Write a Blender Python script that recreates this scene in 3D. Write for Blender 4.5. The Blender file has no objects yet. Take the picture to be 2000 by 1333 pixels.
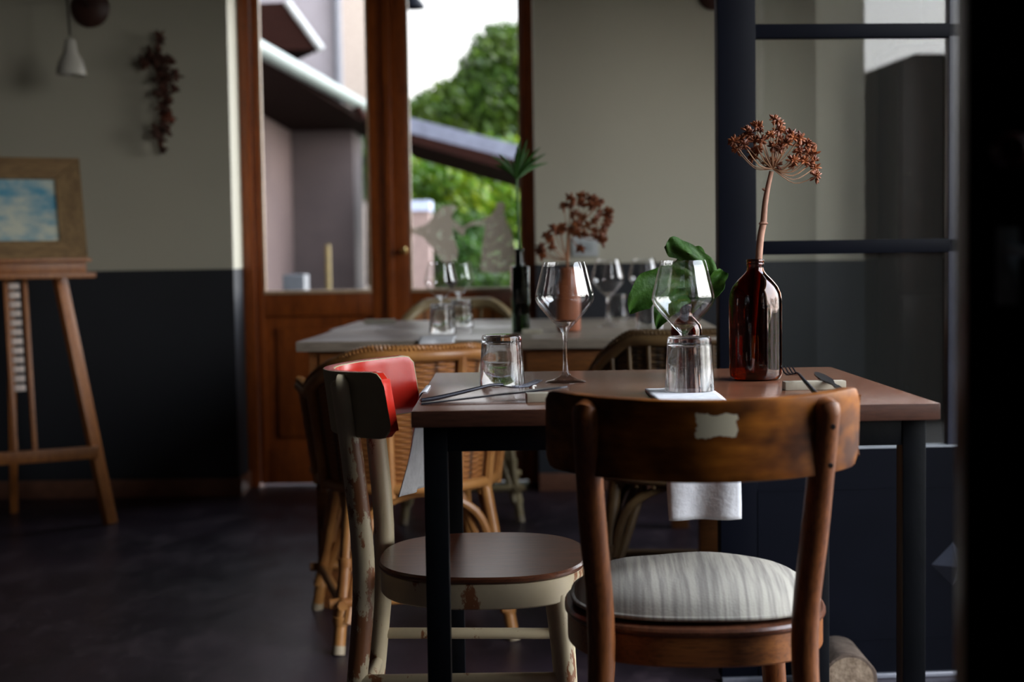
import bpy, bmesh, math, random
from mathutils import Vector, Matrix, noise
random.seed(7)
C = bpy.context.scene.collection
sc = bpy.context.scene
PI = math.pi

# ------------------------------------------------------------------ camera
CAM = Vector((0, 0, .97)); PITCH = .0582; ROLL = .0149; F = 2778.0
_f = Vector((0, math.cos(PITCH), -math.sin(PITCH))); _u0 = Vector((0, math.sin(PITCH), math.cos(PITCH))); _r0 = Vector((1, 0, 0))
_r = math.cos(ROLL)*_r0 - math.sin(ROLL)*_u0; _u = math.sin(ROLL)*_r0 + math.cos(ROLL)*_u0
def at(x, y, Y):
    "point of the photograph (x, y) on the plane at depth Y"
    d = _f + (x-1000)/F*_r + (666.5-y)/F*_u
    return CAM + d*(Y/d.y)
cam_d = bpy.data.cameras.new('camera'); cam = bpy.data.objects.new('camera', cam_d); C.objects.link(cam)
cam_d.sensor_width = 36; cam_d.lens = 36*F/2000; cam_d.clip_start = .05; cam_d.clip_end = 300
m = Matrix((( _r.x, _u.x, -_f.x), (_r.y, _u.y, -_f.y), (_r.z, _u.z, -_f.z))).to_4x4(); m.translation = CAM
cam.matrix_world = m
cam_d.dof.use_dof = True; cam_d.dof.focus_distance = 2.42; cam_d.dof.aperture_fstop = 3.2
sc.camera = cam
sc.view_settings.view_transform = 'Standard'; sc.view_settings.look = 'None'
sc.view_settings.gamma = 1; sc.view_settings.exposure = 0.0; sc.view_settings.use_curve_mapping = False

# ------------------------------------------------------------------ sky and daylight
w = bpy.data.worlds.new('sky'); sc.world = w; w.use_nodes = True
nt = w.node_tree; nt.nodes.clear()
out = nt.nodes.new('ShaderNodeOutputWorld'); bg = nt.nodes.new('ShaderNodeBackground')
tc = nt.nodes.new('ShaderNodeTexCoord'); sp = nt.nodes.new('ShaderNodeSeparateXYZ'); cr = nt.nodes.new('ShaderNodeValToRGB')
nt.links.new(tc.outputs['Generated'], sp.inputs[0]); nt.links.new(sp.outputs['Z'], cr.inputs[0])
cr.color_ramp.elements[0].position = 0.0; cr.color_ramp.elements[0].color = (1, .98, .95, 1)
cr.color_ramp.elements[1].position = .8; cr.color_ramp.elements[1].color = (.72, .84, 1, 1)
nt.links.new(cr.outputs[0], bg.inputs[0])
# hazy sky, far brighter on the sun's side (east, +X) than behind the back yard
mr = nt.nodes.new('ShaderNodeMapRange'); mr.interpolation_type = 'SMOOTHSTEP'
dt = nt.nodes.new('ShaderNodeVectorMath'); dt.operation = 'DOT_PRODUCT'; nt.links.new(tc.outputs['Generated'], dt.inputs[0]); dt.inputs[1].default_value = (1, 0, 0)
nt.links.new(dt.outputs['Value'], mr.inputs['Value']); mr.inputs['From Min'].default_value = -.05; mr.inputs['From Max'].default_value = .70
mr.inputs['To Min'].default_value = 2.0; mr.inputs['To Max'].default_value = 14.0
nt.links.new(mr.outputs[0], bg.inputs[1])
nt.links.new(bg.outputs[0], out.inputs[0])

def area(name, loc, rot, sx, sy, energy, col=(1, 1, 1), portal=False):
    l = bpy.data.lights.new(name, 'AREA'); l.shape = 'RECTANGLE'; l.size = sx; l.size_y = sy; l.energy = energy; l.color = col
    if portal: l.cycles.is_portal = True
    o = bpy.data.objects.new(name, l); C.objects.link(o); o.location = loc; o.rotation_euler = rot
    return o
# openings through which the sky lights the room
area('doorway_portal', (1.52, 2.12, 1.15), (0, PI/2, 0), 2.3, 1.58, 1, portal=True)
area('side_window_portal', (1.95, 4.65, 1.5), (0, PI/2, 0), 1.4, 1.0, 1, portal=True)
area('back_door_portal', (-.52, 6.35, 1.6), (-PI/2, 0, 0), 1.2, 1.6, 1, portal=True)

# ------------------------------------------------------------------ materials
def new_mat(name):
    m = bpy.data.materials.new(name); m.use_nodes = True
    n = m.node_tree; p = n.nodes['Principled BSDF']
    return m, n, p
def mix_nodes(n, fac, a, b):
    mx = n.nodes.new('ShaderNodeMix'); mx.data_type = 'RGBA'
    if isinstance(fac, (int, float)): mx.inputs[0].default_value = fac
    else: n.links.new(fac, mx.inputs[0])
    for i, v in ((6, a), (7, b)):
        if isinstance(v, tuple): mx.inputs[i].default_value = (*v, 1)
        else: n.links.new(v, mx.inputs[i])
    return mx.outputs[2]
def coords(n, scale=(1, 1, 1), kind='Object'):
    t = n.nodes.new('ShaderNodeTexCoord'); mp = n.nodes.new('ShaderNodeMapping'); mp.inputs['Scale'].default_value = scale
    n.links.new(t.outputs[kind], mp.inputs[0]); return mp.outputs[0]
def noise_n(n, vec, scale, detail=4, rough=.6):
    t = n.nodes.new('ShaderNodeTexNoise'); t.inputs['Scale'].default_value = scale; t.inputs['Detail'].default_value = detail
    t.inputs['Roughness'].default_value = rough; n.links.new(vec, t.inputs['Vector']); return t.outputs['Fac']
def ramp(n, src, p0, p1, c0=(0, 0, 0), c1=(1, 1, 1)):
    r = n.nodes.new('ShaderNodeValToRGB'); r.color_ramp.elements[0].position = p0; r.color_ramp.elements[1].position = p1
    r.color_ramp.elements[0].color = (*c0, 1); r.color_ramp.elements[1].color = (*c1, 1); n.links.new(src, r.inputs[0]); return r.outputs[0]
def bump(n, p, src, strength, dist=.01):
    b = n.nodes.new('ShaderNodeBump'); b.inputs['Strength'].default_value = strength; b.inputs['Distance'].default_value = dist
    n.links.new(src, b.inputs['Height']); n.links.new(b.outputs[0], p.inputs['Normal'])
def plain(name, c, rough=.6, metal=0, c2=None, scale=20, bmp=0, spec=.5):
    m, n, p = new_mat(name)
    p.inputs['Roughness'].default_value = rough; p.inputs['Metallic'].default_value = metal; p.inputs['Specular IOR Level'].default_value = spec
    v = coords(n); nz = noise_n(n, v, scale)
    c2 = c2 or tuple(x*.75 for x in c)
    n.links.new(mix_nodes(n, ramp(n, nz, .35, .65), c, c2), p.inputs['Base Color'])
    if bmp: bump(n, p, nz, bmp)
    return m
def wood(name, c1, c2, axis='x', rough=.4, scale=1.0, bmp=.08, spec=.5):
    m, n, p = new_mat(name)
    s = {'x': (1.5, 14, 14), 'y': (14, 1.5, 14), 'z': (14, 14, 1.5)}[axis]
    v = coords(n, tuple(k*scale for k in s))
    a = noise_n(n, v, 3, 6, .65); v2 = coords(n, tuple(k*scale*3 for k in s)); b = noise_n(n, v2, 6, 3, .7)
    col = mix_nodes(n, ramp(n, a, .3, .7), c1, c2)
    col = mix_nodes(n, ramp(n, b, .45, .75), col, tuple(x*.6 for x in c2))
    n.links.new(col, p.inputs['Base Color']); p.inputs['Roughness'].default_value = rough; p.inputs['Specular IOR Level'].default_value = spec
    bump(n, p, b, bmp, .003)
    return m
def chipped(name, paint, under, rough=.45, amount=.62, scale=9):
    "old paint worn through to wood"
    m, n, p = new_mat(name)
    v = coords(n, (1, 1, .45)); a = noise_n(n, v, scale, 8, .7); b = noise_n(n, v, 2.2, 2, .5)
    mul = n.nodes.new('ShaderNodeMath'); mul.operation = 'ADD'; n.links.new(a, mul.inputs[0])
    m2 = n.nodes.new('ShaderNodeMath'); m2.operation = 'MULTIPLY'; m2.inputs[1].default_value = .5; n.links.new(b, m2.inputs[0]); n.links.new(m2.outputs[0], mul.inputs[1])
    mask = ramp(n, mul.outputs[0], amount+.25, amount+.27)
    vv = coords(n); c = mix_nodes(n, noise_n(n, vv, 30), paint, tuple(x*.8 for x in paint))
    n.links.new(mix_nodes(n, mask, c, under), p.inputs['Base Color']); p.inputs['Roughness'].default_value = rough
    bump(n, p, mask, -.3, .002)
    return m
def glass(name, col=(1, 1, 1), ior=1.46, rough=0.0):
    m, n, p = new_mat(name)
    p.inputs['Base Color'].default_value = (*col, 1); p.inputs['Transmission Weight'].default_value = 1
    p.inputs['IOR'].default_value = ior; p.inputs['Roughness'].default_value = rough
    return m
def pane_mat(name, tint=(1, 1, 1), refl=1.0, dust=0):
    m = bpy.data.materials.new(name); m.use_nodes = True; n = m.node_tree; n.nodes.clear()
    o = n.nodes.new('ShaderNodeOutputMaterial'); mx = n.nodes.new('ShaderNodeMixShader')
    t = n.nodes.new('ShaderNodeBsdfTransparent'); t.inputs[0].default_value = (*tint, 1)
    g = n.nodes.new('ShaderNodeBsdfGlossy'); g.inputs['Roughness'].default_value = 0.01
    lw = n.nodes.new('ShaderNodeLayerWeight'); lw.inputs[0].default_value = .5
    pw = n.nodes.new('ShaderNodeMath'); pw.operation = 'POWER'; pw.inputs[1].default_value = 5; n.links.new(lw.outputs['Facing'], pw.inputs[0])
    mu = n.nodes.new('ShaderNodeMath'); mu.operation = 'MULTIPLY_ADD'; mu.inputs[1].default_value = .9; mu.inputs[2].default_value = .04*refl; mu.use_clamp = True; n.links.new(pw.outputs[0], mu.inputs[0])
    n.links.new(mu.outputs[0], mx.inputs[0]); n.links.new(t.outputs[0], mx.inputs[1]); n.links.new(g.outputs[0], mx.inputs[2])
    last = mx.outputs[0]
    if dust:
        df = n.nodes.new('ShaderNodeBsdfDiffuse'); df.inputs[0].default_value = (.6, .64, .6, 1); m2 = n.nodes.new('ShaderNodeMixShader')
        m2.inputs[0].default_value = dust; n.links.new(last, m2.inputs[1]); n.links.new(df.outputs[0], m2.inputs[2]); last = m2.outputs[0]
    n.links.new(last, o.inputs[0]); return m
def weave(name, c1, c2, un=60, vn=60, rough=.5):
    "wicker: uv is (ribs, rows)"
    m, n, p = new_mat(name)
    t = n.nodes.new('ShaderNodeTexCoord'); s = n.nodes.new('ShaderNodeSeparateXYZ'); n.links.new(t.outputs['UV'], s.inputs[0])
    def mth(op, a, b=None):
        k = n.nodes.new('ShaderNodeMath'); k.operation = op
        for i, q in enumerate((a, b)):
            if q is None: continue
            if isinstance(q, (int, float)): k.inputs[i].default_value = q
            else: n.links.new(q, k.inputs[i])
        return k.outputs[0]
    u = mth('SINE', mth('MULTIPLY', s.outputs[0], un*PI)); vv = mth('SINE', mth('MULTIPLY', s.outputs[1], vn*PI))
    h = mth('MULTIPLY', u, vv); h = mth('ADD', mth('MULTIPLY', h, .5), .5)
    fine = mth('ABSOLUTE', vv); gap = mth('ABSOLUTE', mth('SINE', mth('MULTIPLY', s.outputs[0], un*PI*.5)))
    col = mix_nodes(n, h, c2, c1); col = mix_nodes(n, ramp(n, fine, .0, .35, (1, 1, 1), (0, 0, 0)), col, tuple(x*.35 for x in c2))
    v = coords(n); col2 = mix_nodes(n, ramp(n, noise_n(n, v, 6), .4, .7), col, mix_nodes(n, .5, col, c2)); col2 = mix_nodes(n, ramp(n, gap, .05, .55, (1, 1, 1), (0, 0, 0)), col2, tuple(x*.3 for x in c2))
    n.links.new(col2, p.inputs['Base Color']); p.inputs['Roughness'].default_value = rough
    bump(n, p, mth('MULTIPLY', h, fine), .9, .006)
    return m

M = {}
M['walnut'] = wood('walnut', (.20, .078, .040), (.105, .038, .020), 'x', .22, 1.0, .03, .6)
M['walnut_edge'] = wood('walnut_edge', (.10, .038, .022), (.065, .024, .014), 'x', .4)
M['black_steel'] = plain('black_steel', (.003, .0035, .005), .38, .0, (.002, .0025, .0035), 40, .05, .2)
M['black_paint'] = plain('black_paint', (.0025, .003, .006), .45, 0, (.002, .0025, .005), 8, .01, .05)
M['honey_wood'] = wood('honey_wood', (.46, .17, .035), (.24, .075, .015), 'x', .36, 1.2, .06)
M['stile_wood'] = wood('stile_wood', (.26, .085, .022), (.12, .035, .010), 'z', .40, 1.2, .06, .35)
M['seat_brown'] = wood('seat_brown', (.17, .060, .028), (.08, .028, .016), 'y', .30, 1.0, .10, .45)
M['cream_paint'] = chipped('cream_paint', (.60, .50, .33), (.24, .09, .035), .42, .565, 15)
M['red_paint'] = chipped('red_paint', (.50, .018, .008), (.30, .10, .04), .25, .70, 12)
M['rattan'] = plain('rattan', (.42, .19, .055), .38, 0, (.26, .10, .028), 9, .1)
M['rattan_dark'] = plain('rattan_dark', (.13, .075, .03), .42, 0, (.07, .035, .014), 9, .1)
M['rattan_pale'] = plain('rattan_pale', (.45, .36, .2), .4, 0, (.3, .22, .11), 9, .1)
M['wicker'] = weave('wicker', (.52, .21, .055), (.26, .085, .02), 38, 46)
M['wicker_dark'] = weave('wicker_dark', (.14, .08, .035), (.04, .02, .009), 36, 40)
M['cap'] = plain('cap', (.42, .33, .22), .6)
def mixed_glass(name, k):
    m, n, p = new_mat(name); p.inputs['Transmission Weight'].default_value = 1; p.inputs['IOR'].default_value = 1.46; p.inputs['Roughness'].default_value = 0
    tp = n.nodes.new('ShaderNodeBsdfTransparent'); mx = n.nodes.new('ShaderNodeMixShader'); mx.inputs[0].default_value = k
    n.links.new(p.outputs[0], mx.inputs[1]); n.links.new(tp.outputs[0], mx.inputs[2]); n.links.new(mx.outputs[0], n.nodes['Material Output'].inputs[0]); return m
M['glass'] = mixed_glass('clear_glass', .50)
M['tumbler'] = mixed_glass('tumbler_glass', .10)
M['thin_glass'] = pane_mat('thin_bowl_glass', (.985, .985, .985), 1.6)
M['amber'] = glass('amber_glass', (.30, .060, .006), 1.5); M['amber'].node_tree.nodes['Principled BSDF'].inputs['Specular IOR Level'].default_value = .25
M['dark_bottle'] = glass('dark_bottle_glass', (.03, .05, .03), 1.5)
M['terracotta'] = plain('terracotta', (.42, .13, .055), .5, 0, (.34, .1, .04), 20, .05)
M['steel'] = plain('steel', (.55, .55, .58), .25, 1, (.5, .5, .52), 20)
M['dark_steel'] = plain('dark_steel', (.045, .045, .055), .25, .6, (.03, .03, .04), 20)
M['linen'] = plain('linen', (.70, .70, .73), .9, 0, (.60, .60, .63), 60, .2)
M['rest'] = plain('ceramic_rest', (.42, .38, .30), .4, 0, (.34, .3, .23), 30)
M['white_ceramic'] = plain('white_ceramic', (.75, .72, .66), .35)
M['dry_stem'] = plain('dry_stem', (.34, .17, .11), .6, 0, (.22, .10, .06), 30, .2)
M['dry_seed'] = plain('dry_seed', (.30, .085, .02), .55, 0, (.10, .022, .008), 60, .3)
M['leaf'] = plain('leaf', (.030, .085, .008), .6, 0, (.014, .045, .004), 25, .5, .2)
M['papyrus'] = plain('papyrus', (.04, .13, .018), .5)
M['dark_plant'] = plain('dried_leaf', (.05, .022, .014), .8, 0, (.10, .03, .015), 25, .2)
M['dried_red'] = plain('dried_red', (.22, .05, .02), .7)
M['easel'] = wood('easel_wood', (.42, .15, .03), (.28, .09, .02), 'z', .4)
M['rustic'] = wood('rustic_frame', (.32, .20, .085), (.18, .10, .04), 'x', .75, .7, .3)
M['door_wood'] = wood('door_wood', (.38, .092, .014), (.20, .044, .008), 'z', .35, .6, .05)
M['bark'] = plain('bark', (.10, .07, .05), .9, 0, (.05, .03, .02), 30, .6)
M['log_end'] = plain('log_end', (.22, .16, .11), .9, 0, (.12, .08, .05), 60, .4)
M['pane'] = pane_mat('window_pane', (1, 1, 1), 1.0)
M['pane_dusty'] = pane_mat('partition_pane', (.96, .975, .97), 1.0, .008)

def cushion_mat():
    m, n, p = new_mat('striped_linen')
    v = coords(n, (60, 2.2, 2.2)); a = noise_n(n, v, 2.2, 4, .6)
    c = mix_nodes(n, ramp(n, a, .42, .62), (.42, .39, .335), (.24, .22, .195))
    n.links.new(c, p.inputs['Base Color']); p.inputs['Roughness'].default_value = .95
    bump(n, p, noise_n(n, coords(n), 300, 2), .25, .002)
    return m
M['cushion'] = cushion_mat()
def patched_wood():
    m, n, p = new_mat('patched_backrest')
    v = coords(n, (1.8, 12, 17)); a = noise_n(n, v, 3, 6, .65)
    col = mix_nodes(n, ramp(n, a, .3, .7), (.48, .16, .017), (.20, .050, .005))
    blot = noise_n(n, coords(n, (1, 1, 1.6)), 7, 3, .6)
    col = mix_nodes(n, ramp(n, blot, .38, .62), col, (.06, .016, .003))
    # bare filler patch where the varnish came off
    t = n.nodes.new('ShaderNodeTexCoord'); s = n.nodes.new('ShaderNodeSeparateXYZ'); n.links.new(t.outputs['Object'], s.inputs[0])
    def mth(op, a, b):
        k = n.nodes.new('ShaderNodeMath'); k.operation = op
        for i, q in enumerate((a, b)):
            if isinstance(q, (int, float)): k.inputs[i].default_value = q
            else: n.links.new(q, k.inputs[i])
        return k.outputs[0]
    dx = mth('ABSOLUTE', mth('SUBTRACT', s.outputs[0], .0115), 0); dz = mth('ABSOLUTE', mth('SUBTRACT', s.outputs[2], .757), 0)
    d = mth('MAXIMUM', mth('DIVIDE', dx, .0265), mth('DIVIDE', dz, .0155))
    edge = mth('ADD', d, mth('MULTIPLY', mth('SUBTRACT', noise_n(n, coords(n), 45, 3, .6), .5), 1.3))
    side = mth('GREATER_THAN', -.18, s.outputs[1])
    msk = mth('MULTIPLY', ramp(n, edge, .93, 1.0, (1, 1, 1), (0, 0, 0)), side)
    n.links.new(mix_nodes(n, msk, col, (.82, .74, .54)), p.inputs['Base Color']); p.inputs['Roughness'].default_value = .45; p.inputs['Specular IOR Level'].default_value = .18
    return m
M['backrest'] = patched_wood()

# ------------------------------------------------------------------ mesh helpers
def box(bm, x0, x1, y0, y1, z0, z1, bev=0, mat=None, mi=0):
    vs = [bm.verts.new(v) for v in ((x0, y0, z0), (x1, y0, z0), (x1, y1, z0), (x0, y1, z0), (x0, y0, z1), (x1, y0, z1), (x1, y1, z1), (x0, y1, z1))]
    fs = [bm.faces.new([vs[i] for i in q]) for q in ((3, 2, 1, 0), (4, 5, 6, 7), (0, 1, 5, 4), (1, 2, 6, 5), (2, 3, 7, 6), (3, 0, 4, 7))]
    for f in fs: f.material_index = mi
    if mat is not None:
        for v in vs: v.co = mat @ v.co
    if bev:
        es = list({e for f in fs for e in f.edges})
        bmesh.ops.bevel(bm, geom=es, offset=bev, segments=2, profile=.6, affect='EDGES')
def frame_axes(d):
    d = d.normalized(); h = Vector((0, 0, 1)) if abs(d.z) < .9 else Vector((1, 0, 0))
    a = d.cross(h).normalized(); return a, d.cross(a).normalized()
def tube(bm, pts, rad, seg=10, caps=True, mi=0, flat=None):
    pts = [Vector(p) for p in pts]; n = len(pts)
    if isinstance(rad, (int, float)): rad = [rad]*n
    rings = []; a = None
    for i, p in enumerate(pts):
        d = (pts[min(i+1, n-1)] - pts[max(i-1, 0)])
        if d.length < 1e-9: d = Vector((0, 0, 1))
        d.normalize()
        if a is None: a, b = frame_axes(d)
        else:
            a = (a - d*a.dot(d)).normalized(); b = d.cross(a)
        rings.append([bm.verts.new(p + rad[i]*(math.cos(2*PI*k/seg)*a + math.sin(2*PI*k/seg)*b)) for k in range(seg)])
    for i in range(n-1):
        for k in range(seg):
            f = bm.faces.new((rings[i][k], rings[i][(k+1) % seg], rings[i+1][(k+1) % seg], rings[i+1][k])); f.material_index = mi; f.smooth = True
    if caps:
        f = bm.faces.new(rings[0][::-1]); f.material_index = mi; f = bm.faces.new(rings[-1]); f.material_index = mi
def smooth_pts(pts, rad=None, sub=4):
    "Catmull-Rom"
    pts = [Vector(p) for p in pts]; n = len(pts); o = []; ro = []
    for i in range(n-1):
        p0, p1, p2, p3 = pts[max(i-1, 0)], pts[i], pts[i+1], pts[min(i+2, n-1)]
        for k in range(sub):
            t = k/sub
            o.append(.5*((2*p1) + (p2-p0)*t + (2*p0-5*p1+4*p2-p3)*t*t + (3*p1-p0-3*p2+p3)*t**3))
            if rad: ro.append(rad[i]*(1-t)+rad[i+1]*t)
    o.append(pts[-1])
    if rad: ro.append(rad[-1]); return o, ro
    return o
def lathe(bm, prof, seg=40, cx=0, cy=0, mi=0):
    rings = []
    for r, z in prof:
        if r < 1e-6: rings.append([bm.verts.new((cx, cy, z))])
        else: rings.append([bm.verts.new((cx+r*math.cos(2*PI*k/seg), cy+r*math.sin(2*PI*k/seg), z)) for k in range(seg)])
    for i in range(len(rings)-1):
        A, B = rings[i], rings[i+1]
        for k in range(seg):
            k2 = (k+1) % seg
            if len(A) == 1 and len(B) == 1: continue
            if len(A) == 1: f = bm.faces.new((A[0], B[k2], B[k]))
            elif len(B) == 1: f = bm.faces.new((A[k], A[k2], B[0]))
            else: f = bm.faces.new((A[k], A[k2], B[k2], B[k]))
            f.smooth = True; f.material_index = mi
def grid(bm, fn, nu, nv, thick=0, closed=False, uv=None):
    "surface fn(u,v) in [0,1]^2, optionally with thickness"
    V = [[bm.verts.new(fn(i/nu, j/nv)) for j in range(nv+1)] for i in range(nu+1)]
    fs = []
    lay = bm.loops.layers.uv.verify() if uv else None
    for i in range(nu):
        for j in range(nv):
            f = bm.faces.new((V[i][j], V[i+1][j], V[i+1][j+1], V[i][j+1])); f.smooth = True; fs.append(f)
            if uv:
                for l, (a, b) in zip(f.loops, ((i, j), (i+1, j), (i+1, j+1), (i, j+1))): l[lay].uv = (a/nu, b/nv)
    if thick:
        bm.normal_update()
        ret = bmesh.ops.solidify(bm, geom=fs, thickness=thick)
    return fs
def obj(name, bm, mats, parent=None, angle=40, loc=None, rz=None):
    me = bpy.data.meshes.new(name)
    bmesh.ops.recalc_face_normals(bm, faces=bm.faces)
    for f in bm.faces: f.smooth = True
    bm.to_mesh(me); bm.free()
    me.set_sharp_from_angle(angle=math.radians(angle))
    for mt in (mats if isinstance(mats, (list, tuple)) else [mats]): me.materials.append(mt)
    o = bpy.data.objects.new(name, me); C.objects.link(o)
    if parent: o.parent = parent
    if loc is not None: o.location = loc
    if rz is not None: o.rotation_euler = (0, 0, rz)
    return o
def thing(name, label, cat, loc=(0, 0, 0), rz=0, group=None):
    o = bpy.data.objects.new(name, None); C.objects.link(o); o.location = loc; o.rotation_euler = (0, 0, rz); o.empty_display_size = .05
    return tag(o, label, cat, group)
def tag(o, label, cat, group=None):
    o['label'] = label; o['category'] = cat
    if group: o['group'] = group
    return o
def struct(name, bm, m, **k):
    o = obj(name, bm, m, **k)
    if o.parent is None: o['kind'] = 'structure'
    return o
def copy_tree(o, parent=None):
    c = o.copy(); C.objects.link(c); c.parent = parent
    for ch in list(o.children): copy_tree(ch, c)
    return c
B = bmesh.new
def bbox(*a, **k):
    bm = B(); box(bm, *a, **k); return bm

# ------------------------------------------------------------------ room shell
def wall_mat():
    m, n, p = new_mat('two_tone_plaster')
    g = n.nodes.new('ShaderNodeNewGeometry'); s = n.nodes.new('ShaderNodeSeparateXYZ'); n.links.new(g.outputs['Position'], s.inputs[0])
    v = coords(n); big = noise_n(n, v, 1.6, 4, .6); fine = noise_n(n, v, 60, 3, .6)
    cream = mix_nodes(n, big, (.52, .49, .385), (.46, .435, .345))
    blue = mix_nodes(n, ramp(n, big, .3, .7), (.020, .022, .028), (.014, .015, .019))
    gt = n.nodes.new('ShaderNodeMath'); gt.operation = 'GREATER_THAN'; gt.inputs[1].default_value = .943
    n.links.new(s.outputs['Z'], gt.inputs[0])
    n.links.new(mix_nodes(n, gt.outputs[0], blue, cream), p.inputs['Base Color']); p.inputs['Roughness'].default_value = .75
    bump(n, p, fine, .12, .004)
    return m
M['wall'] = wall_mat()
def floor_mat():
    m, n, p = new_mat('polished_concrete')
    v = coords(n); a = noise_n(n, v, 1.8, 7, .65); b = noise_n(n, coords(n, (1, .5, 1)), 7, 6, .7)
    c = mix_nodes(n, ramp(n, a, .35, .65), (.030, .019, .026), (.013, .009, .012))
    c = mix_nodes(n, ramp(n, b, .5, .75), c, (.060, .040, .046))
    n.links.new(c, p.inputs['Base Color'])
    n.links.new(ramp(n, b, .3, .8, (.30, .30, .30), (.50, .50, .50)), p.inputs['Roughness']); p.inputs['Specular IOR Level'].default_value = .25; p.inputs['Specular Tint'].default_value = (.85, .8, 1, 1)
    bump(n, p, b, .08, .01)
    return m
M['floor'] = floor_mat()
M['skirt'] = plain('skirting', (.20, .085, .05), .45)
M['ceiling'] = plain('ceiling', (.07, .04, .025), .9)
M['far_wall'] = plain('dark_plaster', (.05, .04, .035), .9)
HW = 2.9
struct('floor', bbox(-3.1, 2.0, -1.9, 6.35, -.12, 0), M['floor'])
struct('ceiling', bbox(-3.1, 2.0, -1.9, 6.35, HW, HW+.12), M['ceiling'])
struct('wall_left', bbox(-3.1, -2.9, -1.9, 6.35, 0, HW), M['far_wall'])
struct('wall_front', bbox(-2.9, 2.0, -1.9, -1.7, 0, HW), M['far_wall'])
struct('wall_back_left', bbox(-2.9, -1.143, 5.87, 6.35, 0, HW), M['wall'])
bm = B(); box(bm, .105, 1.70, 5.87, 6.35, 0, HW)
struct('wall_back_right', bm, M['wall'])
struct('wall_back_lintel', bbox(-1.143, .105, 5.87, 6.35, 2.35, HW), M['wall'])
bm = B(); box(bm, 1.70, 1.86, 3.42, 4.2, 0, HW); box(bm, 1.70, 1.86, 4.2, 5.1, 0, .9); box(bm, 1.70, 1.86, 4.2, 5.1, 2.1, HW); box(bm, 1.70, 1.86, 5.1, 6.35, 0, HW)
struct('wall_right_far', bm, M['wall'])
bm = B(); box(bm, 1.32, 2.0, 3.32, 3.42, 0, HW); box(bm, 1.32, 1.5, -1.7, 1.33, 0, HW); box(bm, 1.32, 1.5, 1.33, 3.32, 2.3, HW); box(bm, 1.32, 1.5, 2.91, 3.32, 0, 2.3)
struct('wall_right_near', bm, M['wall'])
bm = B(); box(bm, -2.9, -1.131, 5.858, 5.87, 0, .075, .003); box(bm, -1.143, -1.131, 5.87, 6.1, 0, .075, .003)
struct('baseboard_left', bm, M['skirt'])
struct('baseboard_right', bbox(.105, 1.70, 5.858, 5.87, 0, .075, .003), M['skirt'])

# ------------------------------------------------------------------ glazed double door in the back wall
DY = 6.13
bm = B(); box(bm, -1.143, -1.095, DY-.05, DY+.06, 0, 2.35, .004); box(bm, .062, .105, DY-.05, DY+.06, 0, 2.35, .004); box(bm, -1.095, .062, DY-.05, DY+.06, 2.27, 2.35, .004)
struct('trim_1', bm, M['door_wood'])
def leaf_door(name, x0, x1, xs0, xs1, extra=None):
    t = thing(name, '', ''); del t['label']; del t['category']; t['kind'] = 'structure'
    bm = B(); box(bm, x0, xs0, DY-.025, DY+.025, 0.01, 2.26, .005); box(bm, xs1, x1, DY-.025, DY+.025, .01, 2.26, .005)
    obj('door_stile', bm, M['door_wood'], t)
    bm = B(); box(bm, xs0, xs1, DY-.024, DY+.024, .735, .83, .004); box(bm, xs0, xs1, DY-.024, DY+.024, .01, .16, .004); box(bm, xs0, xs1, DY-.024, DY+.024, 2.16, 2.26, .004)
    obj('door_rail', bm, M['door_wood'], t)
    bm = B(); box(bm, xs0, xs1, DY-.008, DY+.012, .16, .735); box(bm, xs0+.05, xs1-.05, DY-.018, DY-.008, .21, .685, .008)
    obj('door_panel', bm, M['door_wood'], t)
    obj('window_bead', (lambda b: (box(b, xs0, xs1, DY-.030, DY-.004, .83, .846, .003), box(b, xs0, xs0+.010, DY-.022, DY-.004, .84, 2.16, .003), box(b, xs1-.010, xs1, DY-.022, DY-.004, .84, 2.16, .003), b)[-1])(B()), M['bead'], t)
    obj('window_pane', bbox(xs0, xs1, DY-.003, DY+.001, .84, 2.17), M['pane'], t)
    return t
M['bead'] = plain('glazing_bead', (.55, .38, .24), .4)
d1 = leaf_door('door_1', -1.092, -.527, -1.062, -.597)
d2 = leaf_door('door_2', -.524, .062, -.432, .052)
bm = B(); box(bm, -.532, -.5, DY-.045, DY-.024, .01, 2.26, .005)
obj('cover_strip', bm, M['door_wood'], d2)
bm = B(); lathe(bm, [(0, 0), (.012, .0), (.012, .01), (.007, .02), (.014, .034), (.016, .045), (.010, .055), (0, .056)], 16)
for v in bm.verts: v.co = Matrix.Rotation(PI/2, 4, 'X') @ v.co
p = at(800, 490, DY-.03); obj('door_knob', bm, plain('brass', (.6, .42, .15), .3, 1), d2, loc=(p.x-.02, DY-.026, p.z))

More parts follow.
